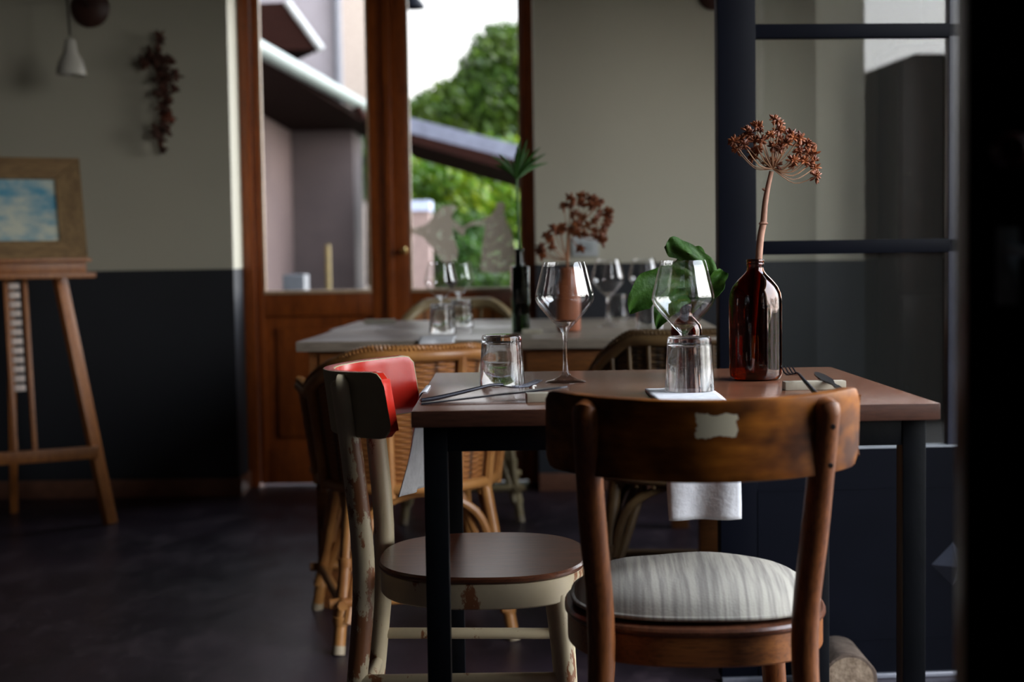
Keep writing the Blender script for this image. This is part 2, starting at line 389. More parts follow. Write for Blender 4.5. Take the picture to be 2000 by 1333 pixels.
# frosted sticker figures on the right hand pane
def decal():
    sx = 790; sy = 380; k = 6.664
    def P(l): return [(sx+a/k, sy+b/k) for a, b in l]
    left = P([(430, 210), (500, 150), (640, 140), (700, 165), (640, 230), (605, 300), (680, 370), (760, 430), (880, 350), (1040, 320), (1140, 250), (1200, 170), (1195, 110), (1270, 95), (1310, 130), (1290, 240), (1340, 380), (1390, 480), (1440, 700), (1440, 860), (1400, 990), (1300, 1010), (1180, 1030), (990, 1000), (1000, 760), (1030, 560), (1050, 420), (900, 400), (800, 440), (770, 550), (720, 510), (620, 420), (640, 560), (700, 720), (680, 860), (540, 900), (470, 860), (380, 720), (240, 560), (100, 500), (90, 440), (260, 400), (340, 320)])
    bm = B(); vs = [bm.verts.new(at(x, y, DY-.0045)) for x, y in left]
    f = bm.faces.new(vs)
    r = bmesh.ops.extrude_face_region(bm, geom=[f]); 
    for v in [g for g in r['geom'] if isinstance(g, bmesh.types.BMVert)]: v.co.y -= .0008
    bmesh.ops.triangulate(bm, faces=bm.faces)
    m, n, p = new_mat('frosted_sticker'); p.inputs['Base Color'].default_value = (.40, .35, .29, 1); p.inputs['Roughness'].default_value = .8
    v = coords(n, (1, 1, 1)); a = noise_n(n, v, 45, 2, .5); p.inputs['Subsurface Weight'].default_value = 0
    tr = n.nodes.new('ShaderNodeBsdfTranslucent'); tr.inputs[0].default_value = (.36, .32, .27, 1)
    mx = n.nodes.new('ShaderNodeMixShader'); mx.inputs[0].default_value = .6; n.links.new(p.outputs[0], mx.inputs[1]); n.links.new(tr.outputs[0], mx.inputs[2])
    tp = n.nodes.new('ShaderNodeBsdfTransparent'); m2 = n.nodes.new('ShaderNodeMixShader'); n.links.new(ramp(n, a, .58, .64, (.12, .12, .12), (.75, .75, .75)), m2.inputs[0])
    n.links.new(mx.outputs[0], m2.inputs[1]); n.links.new(tp.outputs[0], m2.inputs[2]); n.links.new(m2.outputs[0], n.nodes['Material Output'].inputs[0])
    obj('glass_sticker', bm, m, d2)
decal()

t = thing('window_1', '', '', loc=(1.80, 4.2, .9)); del t['label']; del t['category']; t['kind'] = 'structure'
bm = B(); box(bm, -.03, .03, 0, .9, 0, .04); box(bm, -.03, .03, 0, .9, 1.16, 1.2); box(bm, -.03, .03, 0, .04, .04, 1.16); box(bm, -.03, .03, .86, .9, .04, 1.16)
obj('window_frame', bm, M['door_wood'], t); obj('window_pane', bbox(-.002, .002, .04, .86, .04, 1.16), M['pane'], t)

# ------------------------------------------------------------------ black glazed door standing open behind the table
t = thing('door_3', '', '', loc=(.464, 3.20, 0), rz=math.radians(3.2)); del t['label']; del t['category']; t['kind'] = 'structure'
L = .86; DT = .02
bm = B(); box(bm, 0, .085, -DT, DT, .012, 2.25, .002); box(bm, L-.06, L, -DT, DT, .012, 2.25, .002); obj('door_stile', bm, M['black_paint'], t)
bm = B(); box(bm, .085, L-.06, -DT, DT, .012, .527, .0)
for z in (.435, .087): box(bm, 0.086, L-.061, -DT-.0015, -DT+.001, z, z+.0025)
box(bm, .0845, .0865, -DT-.0015, -DT+.001, .012, .435)
obj('door_panel', bm, M['black_paint'], t)
bm = B()
for z in (.969, 1.450, 1.93): box(bm, .085, L-.06, -.014, .014, z, z+.031, .002)
box(bm, .085, L-.06, -DT, DT, 2.17, 2.25, .002)
obj('door_rail', bm, M['black_paint'], t)
bm = B(); box(bm, .524, .560, -.014, .014, .527, 2.17, .002); obj('glazing_bar', bm, plain('bar_paint', (.028, .030, .045), .3), t)
obj('window_pane', bbox(.085, L-.06, -.002, .002, .527, 2.17), M['pane_dusty'], t)
bm = B(); box(bm, .087, L-.06, -.019, .019, .5275, .5315); obj('glazing_bead', bm, plain('pale_edge', (.28, .30, .33), .5), t)  # thin pale strip along the bottom edge of the glass
bm = B(); s_ = .05; vs = [bm.verts.new(v) for v in ((-s_, 0, 0), (0, 0, -s_), (s_, 0, 0), (0, 0, s_))]; ap = bm.verts.new((0, -.035, 0))
bm.faces.new(vs)
for i in range(4): bm.faces.new((vs[i], vs[(i+1) % 4], ap))
obj('pyramid_stud', bm, plain('stud_iron', (.05, .055, .075), .3), t, angle=10, loc=(.534, -DT, .258))
bm = B(); box(bm, .0, L, -.03, -.0, 0.0005, .012, .002); obj('threshold_strip', bm, plain('aluminium_strip', (.3, .31, .36), .4, .6), t)

# second leaf folded towards the viewer, only its stile is in the picture
t = thing('door_4', '', '', loc=(.3795, 1.2, 0), rz=math.radians(-2.5)); del t['label']; del t['category']; t['kind'] = 'structure'
bm = B(); box(bm, 0, .10, -DT, DT, .012, 2.25, .002); box(bm, L-.06, L, -DT, DT, .012, 2.25, .002); obj('door_stile', bm, M['black_steel'], t)
obj('door_panel', bbox(.10, L-.06, -DT, DT, .012, .527), M['black_steel'], t)
bm = B()
for z in (.969, 1.450, 1.93): box(bm, .10, L-.06, -.014, .014, z, z+.031)
box(bm, .10, L-.06, -DT, DT, 2.17, 2.25)
obj('door_rail', bm, M['black_steel'], t)
obj('window_pane', bbox(.10, L-.06, -.002, .002, .527, 2.17), M['pane'], t)
bm = B(); lathe(bm, [(0, 0), (.010, 0), (.010, .006), (.005, .012), (.013, .02), (.015, .028), (.011, .036), (0, .038)], 20)
for v in bm.verts: v.co = Matrix.Rotation(PI/2, 4, 'X') @ v.co
p = at(1970, 295, 1.16); obj('door_knob', bm, plain('dark_red_knob', (.05, .012, .01), .25), t, loc=(p.x-.3795, -DT, p.z))
M['handle'] = plain('satin_handle', (.5, .56, .6), .35, .2); p = at(1975, 490, 1.17); bm = B(); box(bm, -.009, .009, -.006, 0, -.045, .02, .002); tube(bm, [(0, -.004, .0), (0, -.02, .0), (.006, -.03, -.002), (.05, -.032, -.004)], .004, 10); lathe(bm, [(0, -.03), (.003, -.03), (.004, -.02), (0, -.02)], 8, 0, -.007)
obj('door_handle', bm, M['handle'], t, loc=(p.x-.3795, -DT, p.z))

# ------------------------------------------------------------------ bentwood chairs
def bentwood(name, label, loc, rz, wood_m, seat_m, slat_m, rail_m, fwd=0.0, group='bentwood chairs', inner=None):
    t = thing(name, label, 'chair', loc, rz, group)
    y0, sag, hw = -.30+fwd, .12, .200
    R_ = (hw*hw+sag*sag)/(2*sag)
    amax = math.asin(min(1, hw/R_)); 
    def slat(u, v, off=0):
        a = (-1+2*u)*amax; rr = R_+off
        x = rr*math.sin(a); y = (y0+R_)-rr*math.cos(a)
        e = abs(-1+2*u)
        zt = .789+.006*e*e; zb = .684+.004*e*e
        # rounded ends
        c = max(0, (e-.90)/.10); rnd = .014*(1-math.sqrt(max(0, 1-c*c)))
        zt -= rnd; zb += rnd
        z = zb+(zt-zb)*v
        return Vector((x, y-.012*(v-.5), z))
    bm = B(); nu, nv = 48, 8
    O = [[bm.verts.new(slat(i/nu, j/nv, .0095)) for j in range(nv+1)] for i in range(nu+1)]
    I = [[bm.verts.new(slat(i/nu, j/nv, -.0105)) for j in range(nv+1)] for i in range(nu+1)]
    for i in range(nu):
        for j in range(nv):
            bm.faces.new((O[i][j], O[i+1][j], O[i+1][j+1], O[i][j+1]))
            f = bm.faces.new((I[i][j], I[i][j+1], I[i+1][j+1], I[i+1][j])); f.material_index = 1
        f = bm.faces.new((O[i][nv], O[i+1][nv], I[i+1][nv], I[i][nv])); f.material_index = 1
        f = bm.faces.new((O[i][0], I[i][0], I[i+1][0], O[i+1][0])); f.material_index = 1
    for j in range(nv):
        for ii in (0, nu):
            f = bm.faces.new((O[ii][j], O[ii][j+1], I[ii][j+1], I[ii][j])); f.material_index = 1 if inner else 0
    bm.normal_update()
    es = [e for e in bm.edges if len(e.link_faces) == 2 and e.calc_face_angle(0) > 1.2]
    bmesh.ops.bevel(bm, geom=es, offset=.002, segments=2, profile=.5, affect='EDGES')
    obj('backrest', bm, [slat_m, inner or slat_m], t)
    for s in (-1, 1):
        pts, rad = smooth_pts([(s*.158, -.232, 0), (s*.146, -.205, .25), (s*.136, -.188, .45), (s*.146, -.222+fwd*.5, .62), (s*.153, -.262+fwd, .755), (s*.1535, -.266+fwd, .772)], [.0135, .0165, .0185, .0185, .0170, .0165], 5)
        pts.append(Vector((s*.154, -.268+fwd, .779))); rad.append(.011)
        bm = B(); tube(bm, pts, rad, 16)
        for zz in (.70, .752):   # screw heads
            pass
        obj('leg', bm, wood_m, t)
        bm = B(); pts, rad = smooth_pts([(s*.125, .125, .42), (s*.135, .137, .3), (s*.152, .155, 0)], [.0195, .0185, .0130], 5); tube(bm, pts, rad, 16)
        obj('leg', bm, wood_m, t)
        bm = B(); tube(bm, [(s*.148, -.20, .285), (s*.138, .14, .285)], [.0105, .0105], 12); tube(bm, [(s*.152, -.21, .17), (s*.145, .14, .17)], .0100, 12)
        obj('stretcher', bm, wood_m, t)
    bm = B(); tube(bm, [(-.136, .14, .245), (.136, .14, .245)], .010, 12); obj('stretcher', bm, wood_m, t)
    bm = B(); tube(bm, [(-.15, -.205, .235), (.15, -.205, .235)], .010, 12); obj('stretcher', bm, wood_m, t)
    # seat : ring rail and disc
    def outline(a, sx, sy):
        c, s = math.cos(a), math.sin(a); e = 2/2.5
        return sx*math.copysign(abs(c)**e, c)*(1+.03*s), sy*math.copysign(abs(s)**e, s)
    bm = B(); n = 64
    def disc(z0, z1, sx, sy, bev):
        prof = [(0.0, z0), (1-bev*.6, z0), (1, z0+bev*.12), (1, z1-bev*.12), (1-bev*.6, z1), (0, z1)]
        rings = []
        for r, z in prof:
            if r == 0: rings.append([bm.verts.new((0, 0, z))])
            else: rings.append([bm.verts.new((outline(2*PI*k/n, sx, sy)[0]*r, outline(2*PI*k/n, sx, sy)[1]*r, z)) for k in range(n)])
        for i in range(len(rings)-1):
            A_, B_ = rings[i], rings[i+1]
            for k in range(n):
                k2 = (k+1) % n
                if len(A_) == 1: bm.faces.new((A_[0], B_[k2], B_[k]))
                elif len(B_) == 1: bm.faces.new((A_[k], A_[k2], B_[0]))
                else: bm.faces.new((A_[k], A_[k2], B_[k2], B_[k]))
    disc(.452, .463, .190, .178, .03); obj('seat', bm, seat_m, t, loc=(0, 0, 0))
    bm = B(); disc(.410, .4525, .186, .174, .02); obj('seat_rail', bm, rail_m, t)
    return t
ch = bentwood('bentwood_chair', 'honey brown bentwood chair with a linen seat cushion, nearest, its back to the viewer', (.262, 2.075, 0), math.radians(-3.5), M['stile_wood'], M['seat_brown'], M['backrest'], wood('rail_wood', (.34, .12, .03), (.18, .055, .015), 'x', .4))
cc = bentwood('bentwood_chair', 'chipped cream bentwood chair with red inner backrest, side on left of the front table', (-.055, 2.425, 0), math.radians(-92), M['cream_paint'], M['seat_brown'], chipped('cream_back', (.42, .37, .22), (.2, .08, .03), .5, .74, 9), M['cream_paint'], .048, inner=M['red_paint'])
# metal fixings on the nearest chair
for z in (.752, .70):
    bm = B(); lathe(bm, [(0, .0), (.0035, .0), (.0035, .0015), (0, .0022)], 12)
    for v in bm.verts: v.co = Matrix.Rotation(PI/2, 4, 'X') @ v.co
    obj('screw', bm, plain('rusty_screw', (.02, .012, .01), .6), ch, loc=(.158, -.285 if z > .73 else -.275+.018*.5, z))

# seat cushion on nearest chair
def cushion(name, label, loc, rz, sx, sy, h, m_, group=None):
    bm = B(); nu, nv = 64, 14
    def P(u, v):
        a = 2*PI*u; c, s = math.cos(a), math.sin(a); e = 2/2.6
        ox, oy = sx*math.copysign(abs(c)**e, c), sy*math.copysign(abs(s)**e, s)
        if v < .5: r = v*2; top = 0
        else: r = (1-v)*2; top = 1
        k = (1-r**3.2)
        w_ = noise.noise(Vector((ox*r*9, oy*r*9, 3)))*.006
        z = (.004+ (h-.004)*k**.6+ w_*k) if top else (.0 + .004*(r**6))
        if r > .94: z = .006 + (z-.006)*.5
        r2 = r if r < .94 else .94+(r-.94)*1.1
        return Vector((ox*r2*(1+.012*noise.noise(Vector((c*3, s*3, 1)))), oy*r2, z))
    grid(bm, P, nu, 28)
    bmesh.ops.remove_doubles(bm, verts=bm.verts, dist=.0006)
    o = obj(name, bm, m_, loc=loc, rz=rz, angle=80); tag(o, label, 'cushion', group); return o
cush = cushion('seat_cushion', 'beige striped linen pad on the seat of the nearest brown chair', (.264, 2.085, .464), math.radians(-3.5), .178, .163, .052, M['cushion'])
bm = B(); pts = []
for k in range(73):
    a = 2*PI*k/72; c, s = math.cos(a), math.sin(a); e = 2/2.6
    pts.append((.179*math.copysign(abs(c)**e, c), .164*math.copysign(abs(s)**e, s), .008))
tube(bm, pts, .0035, 8, caps=False); obj('piping', bm, M['cushion'], cush)

# ------------------------------------------------------------------ front table
TX, TY, TW, TD, TZ = -.148, 2.056, .77, .695, .75
tb = thing('dining_table', 'small walnut topped dining table on black steel legs, nearest', 'table', (TX, TY, 0), .0037)
bm = B(); box(bm, 0, TW, 0, TD, TZ-.0245, TZ, .0022)
bm.normal_update()
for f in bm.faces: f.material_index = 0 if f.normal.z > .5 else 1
obj('tabletop', bm, [M['walnut'], M['walnut_edge']], tb, angle=50)
LG = .035
for x in (.016, TW-.016-LG):
    for y in (.016, TD-.016-LG):
        obj('leg', bbox(x, x+LG, y, y+LG, 0, TZ-.0245, .0025), M['black_steel'], tb)
bm = B(); z0, z1 = TZ-.0245-.038, TZ-.0246
box(bm, .051, TW-.051, .018, .045, z0, z1, .001); box(bm, .051, TW-.051, TD-.045, TD-.018, z0, z1, .001)
box(bm, .018, .045, .051, TD-.051, z0, z1, .001); box(bm, TW-.045, TW-.018, .051, TD-.051, z0, z1, .001)
obj('apron', bm, M['black_steel'], tb)

# ------------------------------------------------------------------ glassware
def wine_glass_bm():
    bm = B()
    prof = [(0, 0), (.034, 0), (.0362, .0012), (.034, .0028), (.022, .0055), (.010, .011), (.0052, .020), (.0040, .040), (.0038, .070), (.0045, .086), (.0085, .094), (.022, .1075), (.038, .125), (.0485, .139), (.0523, .148), (.0515, .156), (.0465, .176), (.0415, .196), (.0376, .2115), (.0370, .2123), (.0364, .2115), (.0402, .196), (.0452, .176), (.0502, .156), (.0509, .148), (.0472, .140), (.037, .1268), (.021, .1100), (.010, .1010), (0, .0985)]
    lathe(bm, prof, 48)
    for f in bm.faces:
        if f.calc_center_median().z > .112: f.material_index = 1
    return bm
def tumbler_bm(seg=48):
    bm = B(); H = .0875
    prof = [(0, H), (.031, H), (.0338, H-.0015), (.0348, H-.0045), (.0352, H-.012), (.0372, .045), (.0395, .004), (.0398, .0008), (.0388, 0), (.0379, .0010), (.0352, .045), (.0326, H-.014), (.029, H-.0165), (0, H-.0155)]
    lathe(bm, prof, seg); return bm
wg = obj('wine_glass', wine_glass_bm(), [M['glass'], M['thin_glass']], angle=80)
wg.location = (at(1105, 748, 2.50).x, 2.50, TZ); tag(wg, 'empty wine glass on the front table in front of the terracotta bottle', 'wine glass', 'wine glasses on the front table')
def glass_copy(src, x, y, z, label, group, rz=0):
    c = copy_tree(src); c.location = (x, y, z); c.rotation_euler = (0, 0, rz); c['label'] = label
    if group: c['group'] = group
    return c
glass_copy(wg, at(1336, 760, 2.345).x, 2.345, TZ, 'empty wine glass in front of the big green leaf', 'wine glasses on the front table')
tg = obj('water_tumbler', tumbler_bm(), M['tumbler'], angle=50); tg.location = (at(981, 750, 2.47).x, 2.47, TZ)
tag(tg, 'upside down clear tumbler at the left end of the front table', 'tumbler', 'tumblers on the front table')
glass_copy(tg, at(1347, 768, 2.265).x, 2.265, TZ+.0043, 'upside down tumbler on a folded white napkin behind the nearest chair', 'tumblers on the front table')

# napkins, folded flat and hanging over a table edge
def napkin(name, label, path, width, thick, m_, group, width2=None):
    "path: points along the strip; width vector"
    P0 = [Vector(p) for p in path]; pts = []
    for a_, b_ in zip(P0[:-1], P0[1:]):
        k_ = max(2, int((b_-a_).length/.006)); pts += [a_.lerp(b_, q/k_) for q in range(k_)]
    pts.append(P0[-1])
    n = len(pts)-1
    bm = B()
    def P(u, v):
        i = min(int(u*n+1e-6), n); p = pts[i]
        k = max(0, (u-.45))*.010
        if width2: W_ = Vector(width).lerp(Vector(width2), u)
        else: W_ = Vector(width)
        return p + W_*(v-.5)*(1+.03*math.sin(u*9)) + Vector((0, 1, 0))*k*math.sin(v*9+u*4)*(1 if abs(W_.x) > abs(W_.y) else 0) + Vector((1, 0, 0))*k*math.sin(v*9+u*4)*(1 if abs(W_.y) > abs(W_.x) else 0)
    grid(bm, P, n, 16)
    o = obj(name, bm, m_, angle=60); sd = o.modifiers.new('thickness', 'SOLIDIFY'); sd.thickness = thick; sd.offset = 0; tag(o, label, 'napkin', group); return o
e = .0024
nx0 = at(1355, 780, 2.1).x
napkin('folded_napkin', 'white folded napkin under the tumbler draped over the table behind the nearest chair', [(nx0, 2.315, TZ+e), (nx0, 2.2, TZ+e), (nx0, 2.09, TZ+e), (nx0, 2.058, TZ+e), (nx0+.001, 2.050, TZ-.002), (nx0+.003, 2.0455, TZ-.05), (nx0+.006, 2.045, TZ-.10), (nx0+.008, 2.045, TZ-.163)], (.104, 0, 0), .0035, M['linen'], 'napkins')
napkin('folded_napkin', 'white folded napkin hanging off the left end of the front table', [(TX+.006, 2.40, TZ+.0014), (TX-.0015, 2.40, TZ+.0014), (TX-.004, 2.40, TZ-.002), (TX-.006, 2.40, TZ-.03), (TX-.022, 2.385, TZ-.172)], (0, .115, 0), .002, M['linen'], 'napkins', (.034, .105, 0))

# ------------------------------------------------------------------ amber bottle with a dried umbel
def bottle_shell(prof_out, wall, seg=48):
    inn = []
    for i, (r, z) in enumerate(prof_out):
        inn.append((max(r-wall, .0), z))
    inner = [(r, z) for r, z in inn if r > .002][::-1]
    zb = prof_out[0][1]+wall*1.6
    inner = [(r, max(z, zb)) for r, z in inner]
    bm = B(); lathe(bm, prof_out+inner+[(0, zb)], seg); return bm
bx, by = at(1476, 740, 2.50).x, 2.50
ab = thing('amber_bottle', 'tall round amber glass bottle holding the dried flower stem', 'bottle', (bx, by, TZ))
prof = [(0, 0), (.036, 0), (.0435, .003), (.0462, .010), (.0464, .02), (.0464, .125), (.0462, .140), (.0445, .152), (.0395, .164), (.030, .176), (.0195, .186), (.0150, .192), (.0142, .197), (.0142, .2005), (.0152, .2015), (.0152, .2045), (.0143, .2055), (.0153, .2070), (.0153, .2105), (.0140, .2120)]
obj('bottle', bottle_shell(prof, .0022), M['amber'], ab, angle=60)

def seed_cluster(bm, c, r, n, rnd, size=.0023, mi=0):
    for k in range(n):
        d = Vector((rnd.gauss(0, 1), rnd.gauss(0, 1), rnd.gauss(.3, 1))); d.normalize(); p = c + d*r*rnd.uniform(.5, 1)
        rot = d.to_track_quat('Z', 'Y').to_matrix().to_4x4(); s = size*rnd.uniform(.7, 1.25)
        ret = bmesh.ops.create_icosphere(bm, subdivisions=1, radius=1, matrix=Matrix.Translation(p) @ rot @ Matrix.Diagonal((s*.75, s*.6, s*1.7, 1)))
        for v in ret['verts']:
            for f in v.link_faces: f.material_index = mi
        tube(bm, [c, p], .0005, 4, False, mi)
rn = random.Random(3)
um = thing('dried_umbel', 'dried brown umbel flower on a tall stem standing in the amber bottle', 'dried flower', (bx, by, TZ+.01))
def L_(v): return Vector(v) - Vector((bx, by, TZ+.01))
stem = [(bx-.006, by+.005, TZ+.012), (bx-.002, by, TZ+.1)] + [at(x, y, by) for x, y in ((1482, 505), (1486, 460), (1491, 435), (1494, 400), (1500, 365), (1507, 335))]
pts, rad = smooth_pts([L_(p) for p in stem], [.0035, .0040, .0062, .0062, .0058, .0052, .0045, .0040], 4)
bm = B(); tube(bm, pts, rad, 12)
q = L_(at(1491, 437, by)); tube(bm, [q-Vector((0, 0, .002)), q, q+Vector((0, 0, .003))], [.006, .0088, .006], 12)
q = L_(at(1494, 371, by)); tube(bm, [q, q+Vector((-.005, 0, .002))], [.003, .0015], 8)
obj('stem', bm, M['dry_stem'], um)
cl = [(85,380,9),(195,370,10),(130,490,10),(260,240,10),(285,290,7),(420,200,13),(370,180,5),(360,380,7),(440,370,8),(350,520,11),(400,480,8),(480,360,7),(570,300,7),(620,85,3),(670,150,8),(670,220,7),(720,250,4),(600,450,8),(640,480,6),(700,360,6),(700,470,8),(780,400,7),(840,280,9),(860,330,6),(950,330,9),(940,430,9),(1050,400,8),(930,510,8),(1040,520,8),(1130,540,8),(860,630,8),(870,680,7),(1000,640,9),(1080,670,8),(1130,620,8),(1140,720,8),(1160,830,9),(590,660,7),(540,650,6),(640,680,6),(330,580,7),(1090,460,6),(230,430,5)]
hub = L_(at(1420+595/6.665, 220+735/6.665, by))
bm = B(); bm2 = B()
for x, y, n_ in cl:
    dep = by + rn.uniform(-.028, .028)
    c = L_(at(1420+x/6.665, 220+y/6.665, dep))
    mid = hub.lerp(c, .5) - Vector((0, 0, .25*abs(c.x-hub.x)*(1 if c.z < hub.z+.05 else .3)))
    tube(bm, smooth_pts([hub, mid, c], None, 4), .0009, 6)
    seed_cluster(bm2, c, .0085, n_+12, rn, .0034)
obj('umbel_rays', bm, plain('ray', (.36, .19, .10), .6), um)
obj('seed_heads', bm2, M['dry_seed'], um)

# ------------------------------------------------------------------ cutlery
def fork_bm():
    "length along +x from handle end (0) to tines (.205)"
    bm = B()
    pts, rad = smooth_pts([(0, 0, .0), (.03, 0, .001), (.09, 0, .007), (.125, 0, .011), (.145, 0, .009)], [.0030, .0036, .0030, .0022, .0028], 4)
    for p_ in pts: pass
    tube(bm, pts, rad, 8)
    V = [(.143, .004, .009), (.152, .010, .007), (.165, .0115, .005)]
    def P(u, v):
        x = .142+.028*u; hwid = .004+.0078*min(1, u*1.6)**.7
        return Vector((x, (v-.5)*2*hwid, .0095-.006*math.sin(u*PI/2)))
    grid(bm, P, 8, 6, .0016)
    for k in range(4):
        y = -.0096+.0064*k
        tube(bm, [(.168, y, .0035), (.185, y, .0028), (.204, y*.95, .007), (.214, y*.93, .0105)], [.0017, .0016, .0013, .0006], 6)
    return bm
def knife_bm():
    bm = B()
    def P(u, v):
        x = .235*u
        if u < .45: hw_ = .0042+.001*u
        elif u < .52: hw_ = .0030
        else: hw_ = .0095*math.sqrt(max(0.02, 1-((u-.75)/.25)**2)) if u > .75 else .003+.0065*min(1, (u-.52)/.15)
        return Vector((x, (v-.5)*2*hw_, 0))
    grid(bm, P, 48, 4, .0026); return bm
def rest(loc, rz, label, lx=.09):
    bm = B(); box(bm, -lx/2, lx/2, -.011, .011, 0, .014, .0015)
    o = obj('cutlery_rest', bm, M['rest'], loc=loc, rz=rz); tag(o, label, 'cutlery rest', 'cutlery rests'); return o
def place_cut(bm, name, label, a, b, m_, group, length, mname=None, roll=0):
    a = Vector(a); b = Vector(b); d = (b-a).normalized(); o = obj(name, bm, m_, angle=50)
    q = d.to_track_quat('X', 'Z'); o.rotation_mode = 'QUATERNION'; o.rotation_quaternion = q; o.location = a; tag(o, label, name, group); return o
ra = at(1070, 785, 2.16)
rest((at(1072, 780, 2.17).x, 2.17, TZ), .12, 'pale cutlery rest at the left end of the front table', .07)
place_cut(fork_bm(), 'fork', 'fork with its tines on the rest at the left end of the front table', (at(822, 783, 2.17).x, 2.175, TZ+.004), (at(1030, 755, 2.25).x, 2.27, TZ+.0125), M['dark_steel'], 'forks on the front table', .21)
place_cut(knife_bm(), 'knife', 'knife lying beside the fork at the left end of the front table', (at(822, 787, 2.15).x, 2.145, TZ+.003), (at(1060, 770, 2.17).x, 2.2, TZ+.017), M['dark_steel'], 'knives on the front table', .23)
bm = B()
for k in range(5):
    a = k*2*PI/5; tube(bm, [(0, 0, .007), (.007*math.cos(a), 0.001, .007+.007*math.sin(a))], [.0032, .001], 6)
tube(bm, [(0, 0, 0), (0, 0, .007)], [.004, .003], 8)
o = obj('star_trinket', bm, M['white_ceramic'], loc=(at(1040, 757, 2.36).x, 2.36, TZ), rz=0); tag(o, 'tiny white ceramic star shape on the front table beside the left tumbler', 'ornament')
r2x, r2y = at(1585, 766, 2.32).x, 2.30
rest((r2x, r2y, TZ), .06, 'pale cutlery rest at the right end of the front table', .10)
place_cut(fork_bm(), 'fork', 'fork leaning tines up on the rest right of the amber bottle', (at(1650, 830, 2.12).x-.03, 2.165, TZ+.004), (at(1545, 735, 2.34).x, 2.365, TZ+.022), M['dark_steel'], 'forks on the front table', .21)
place_cut(knife_bm(), 'knife', 'knife with its tip on the rest right of the amber bottle', (at(1690, 815, 2.15).x-.02, 2.14, TZ+.003), (at(1603, 750, 2.34).x, 2.345, TZ+.02), M['dark_steel'], 'knives on the front table', .23)

# ------------------------------------------------------------------ small amber bottle with leaf
sx_, sy_ = at(1341, 700, 2.62).x, 2.62
sb = thing('amber_bottle', 'small amber bottle behind the right wine glass holding the big leaf', 'bottle', (sx_, sy_, TZ))
prof = [(0, 0), (.024, 0), (.0280, .003), (.0288, .008), (.0288, .083), (.0270, .092), (.020, .101), (.0125, .108), (.0108, .112), (.0108, .124), (.0125, .125), (.0125, .130), (.011, .131)]
obj('bottle', bottle_shell(prof, .0018, 36), M['amber'], sb, angle=60)
def lobe(bm, spine, hw_, fold=.3, dep=None, curl=0):
    n = len(spine); pts3 = [at(x, y, d) for x, y, d in spine]
    pts, rad = smooth_pts(pts3, hw_, 6); k = len(pts)-1
    def P(u, v):
        i = min(int(round(u*k)), k); p = pts[i]; d = (pts[min(i+1, k)]-pts[max(i-1, 0)]).normalized()
        side = d.cross(Vector((0, 1, 0))).normalized(); s = (v-.5)*2
        w_ = rad[i]*(1+.08*math.sin(u*17+s))
        return p + side*s*w_ + Vector((0, 1, 0))*(-fold*abs(s)*rad[i] + .004*math.sin(u*9+s*4) + curl*s*s*.01)
    grid(bm, P, k, 10, .0007)
px = lambda v, d=2.6: v*d/F
leaf = thing('green_leaf', 'big lobed green leaf standing in the small amber bottle', 'leaf', (sx_, sy_, TZ+.02))
bm = B()
lobe(bm, [(1345, 612, 2.62), (1350, 570, 2.62), (1348, 530, 2.63), (1345, 505, 2.63), (1340, 492, 2.62)], [px(8), px(34), px(42), px(36), px(20)], .15)
lobe(bm, [(1392, 545, 2.61), (1378, 515, 2.60), (1350, 498, 2.58), (1318, 482, 2.58), (1303, 474, 2.58)], [px(12), px(17), px(18), px(21), px(11)], -.6)
lobe(bm, [(1350, 545, 2.62), (1305, 543, 2.60), (1270, 562, 2.585), (1246, 588, 2.58), (1231, 614, 2.58)], [px(14), px(27), px(31), px(24), px(1)], .4)
lobe(bm, [(1335, 568, 2.61), (1308, 590, 2.59), (1291, 616, 2.58), (1284, 643, 2.58)], [px(22), px(25), px(17), px(1)], .4)
lobe(bm, [(1365, 590, 2.62), (1388, 565, 2.61), (1402, 545, 2.60), (1412, 529, 2.60)], [px(10), px(20), px(17), px(10)], .5)
for v in bm.verts: v.co -= Vector((sx_, sy_, TZ+.02))
obj('leaf_blade', bm, M['leaf'], leaf, angle=80)
bm = B(); tube(bm, smooth_pts([(.0, .0, -.01), (.003, .0, .06), (.0, 0, .12), (.004, 0, .17)], None, 4), .0018, 8); obj('leaf_stalk', bm, M['papyrus'], leaf)

# ------------------------------------------------------------------ back table
T2 = (-.592, 3.885); ANG = math.radians(-2.5); W2, D2 = 1.20, 1.27
t2 = thing('dining_table', 'large wooden dining table with drawers in front of the wooden glazed door', 'table', (T2[0], T2[1], 0), ANG)
M['pale_top'] = wood('pale_table_top', (.30, .25, .20), (.22, .175, .135), 'x', .33, .6, .05)
M['mid_wood'] = wood('table_wood', (.26, .095, .025), (.15, .05, .014), 'x', .4, .7)
bm = B(); box(bm, 0, W2, 0, D2/2-.001, .722, .75, .003); box(bm, -.02, W2, D2/2+.001, D2, .722, .75, .003)
obj('tabletop', bm, M['pale_top'], t2)
bm = B(); box(bm, .03, W2-.03, .03, .055, .64, .722); box(bm, .03, W2-.03, D2-.055, D2-.03, .64, .722); box(bm, .03, .055, .055, D2-.055, .64, .722); box(bm, W2-.055, W2-.03, .055, D2-.055, .64, .722)
obj('apron', bm, M['mid_wood'], t2)
for x in (.06, .63):
    dr = obj('drawer', bbox(x, x+.51, .022, .03, .65, .715, .003), M['mid_wood'], t2)
for x in (.04, W2-.10):
    for y in (.04, D2-.10): obj('leg', bbox(x, x+.06, y, y+.06, 0, .722, .004), M['mid_wood'], t2)

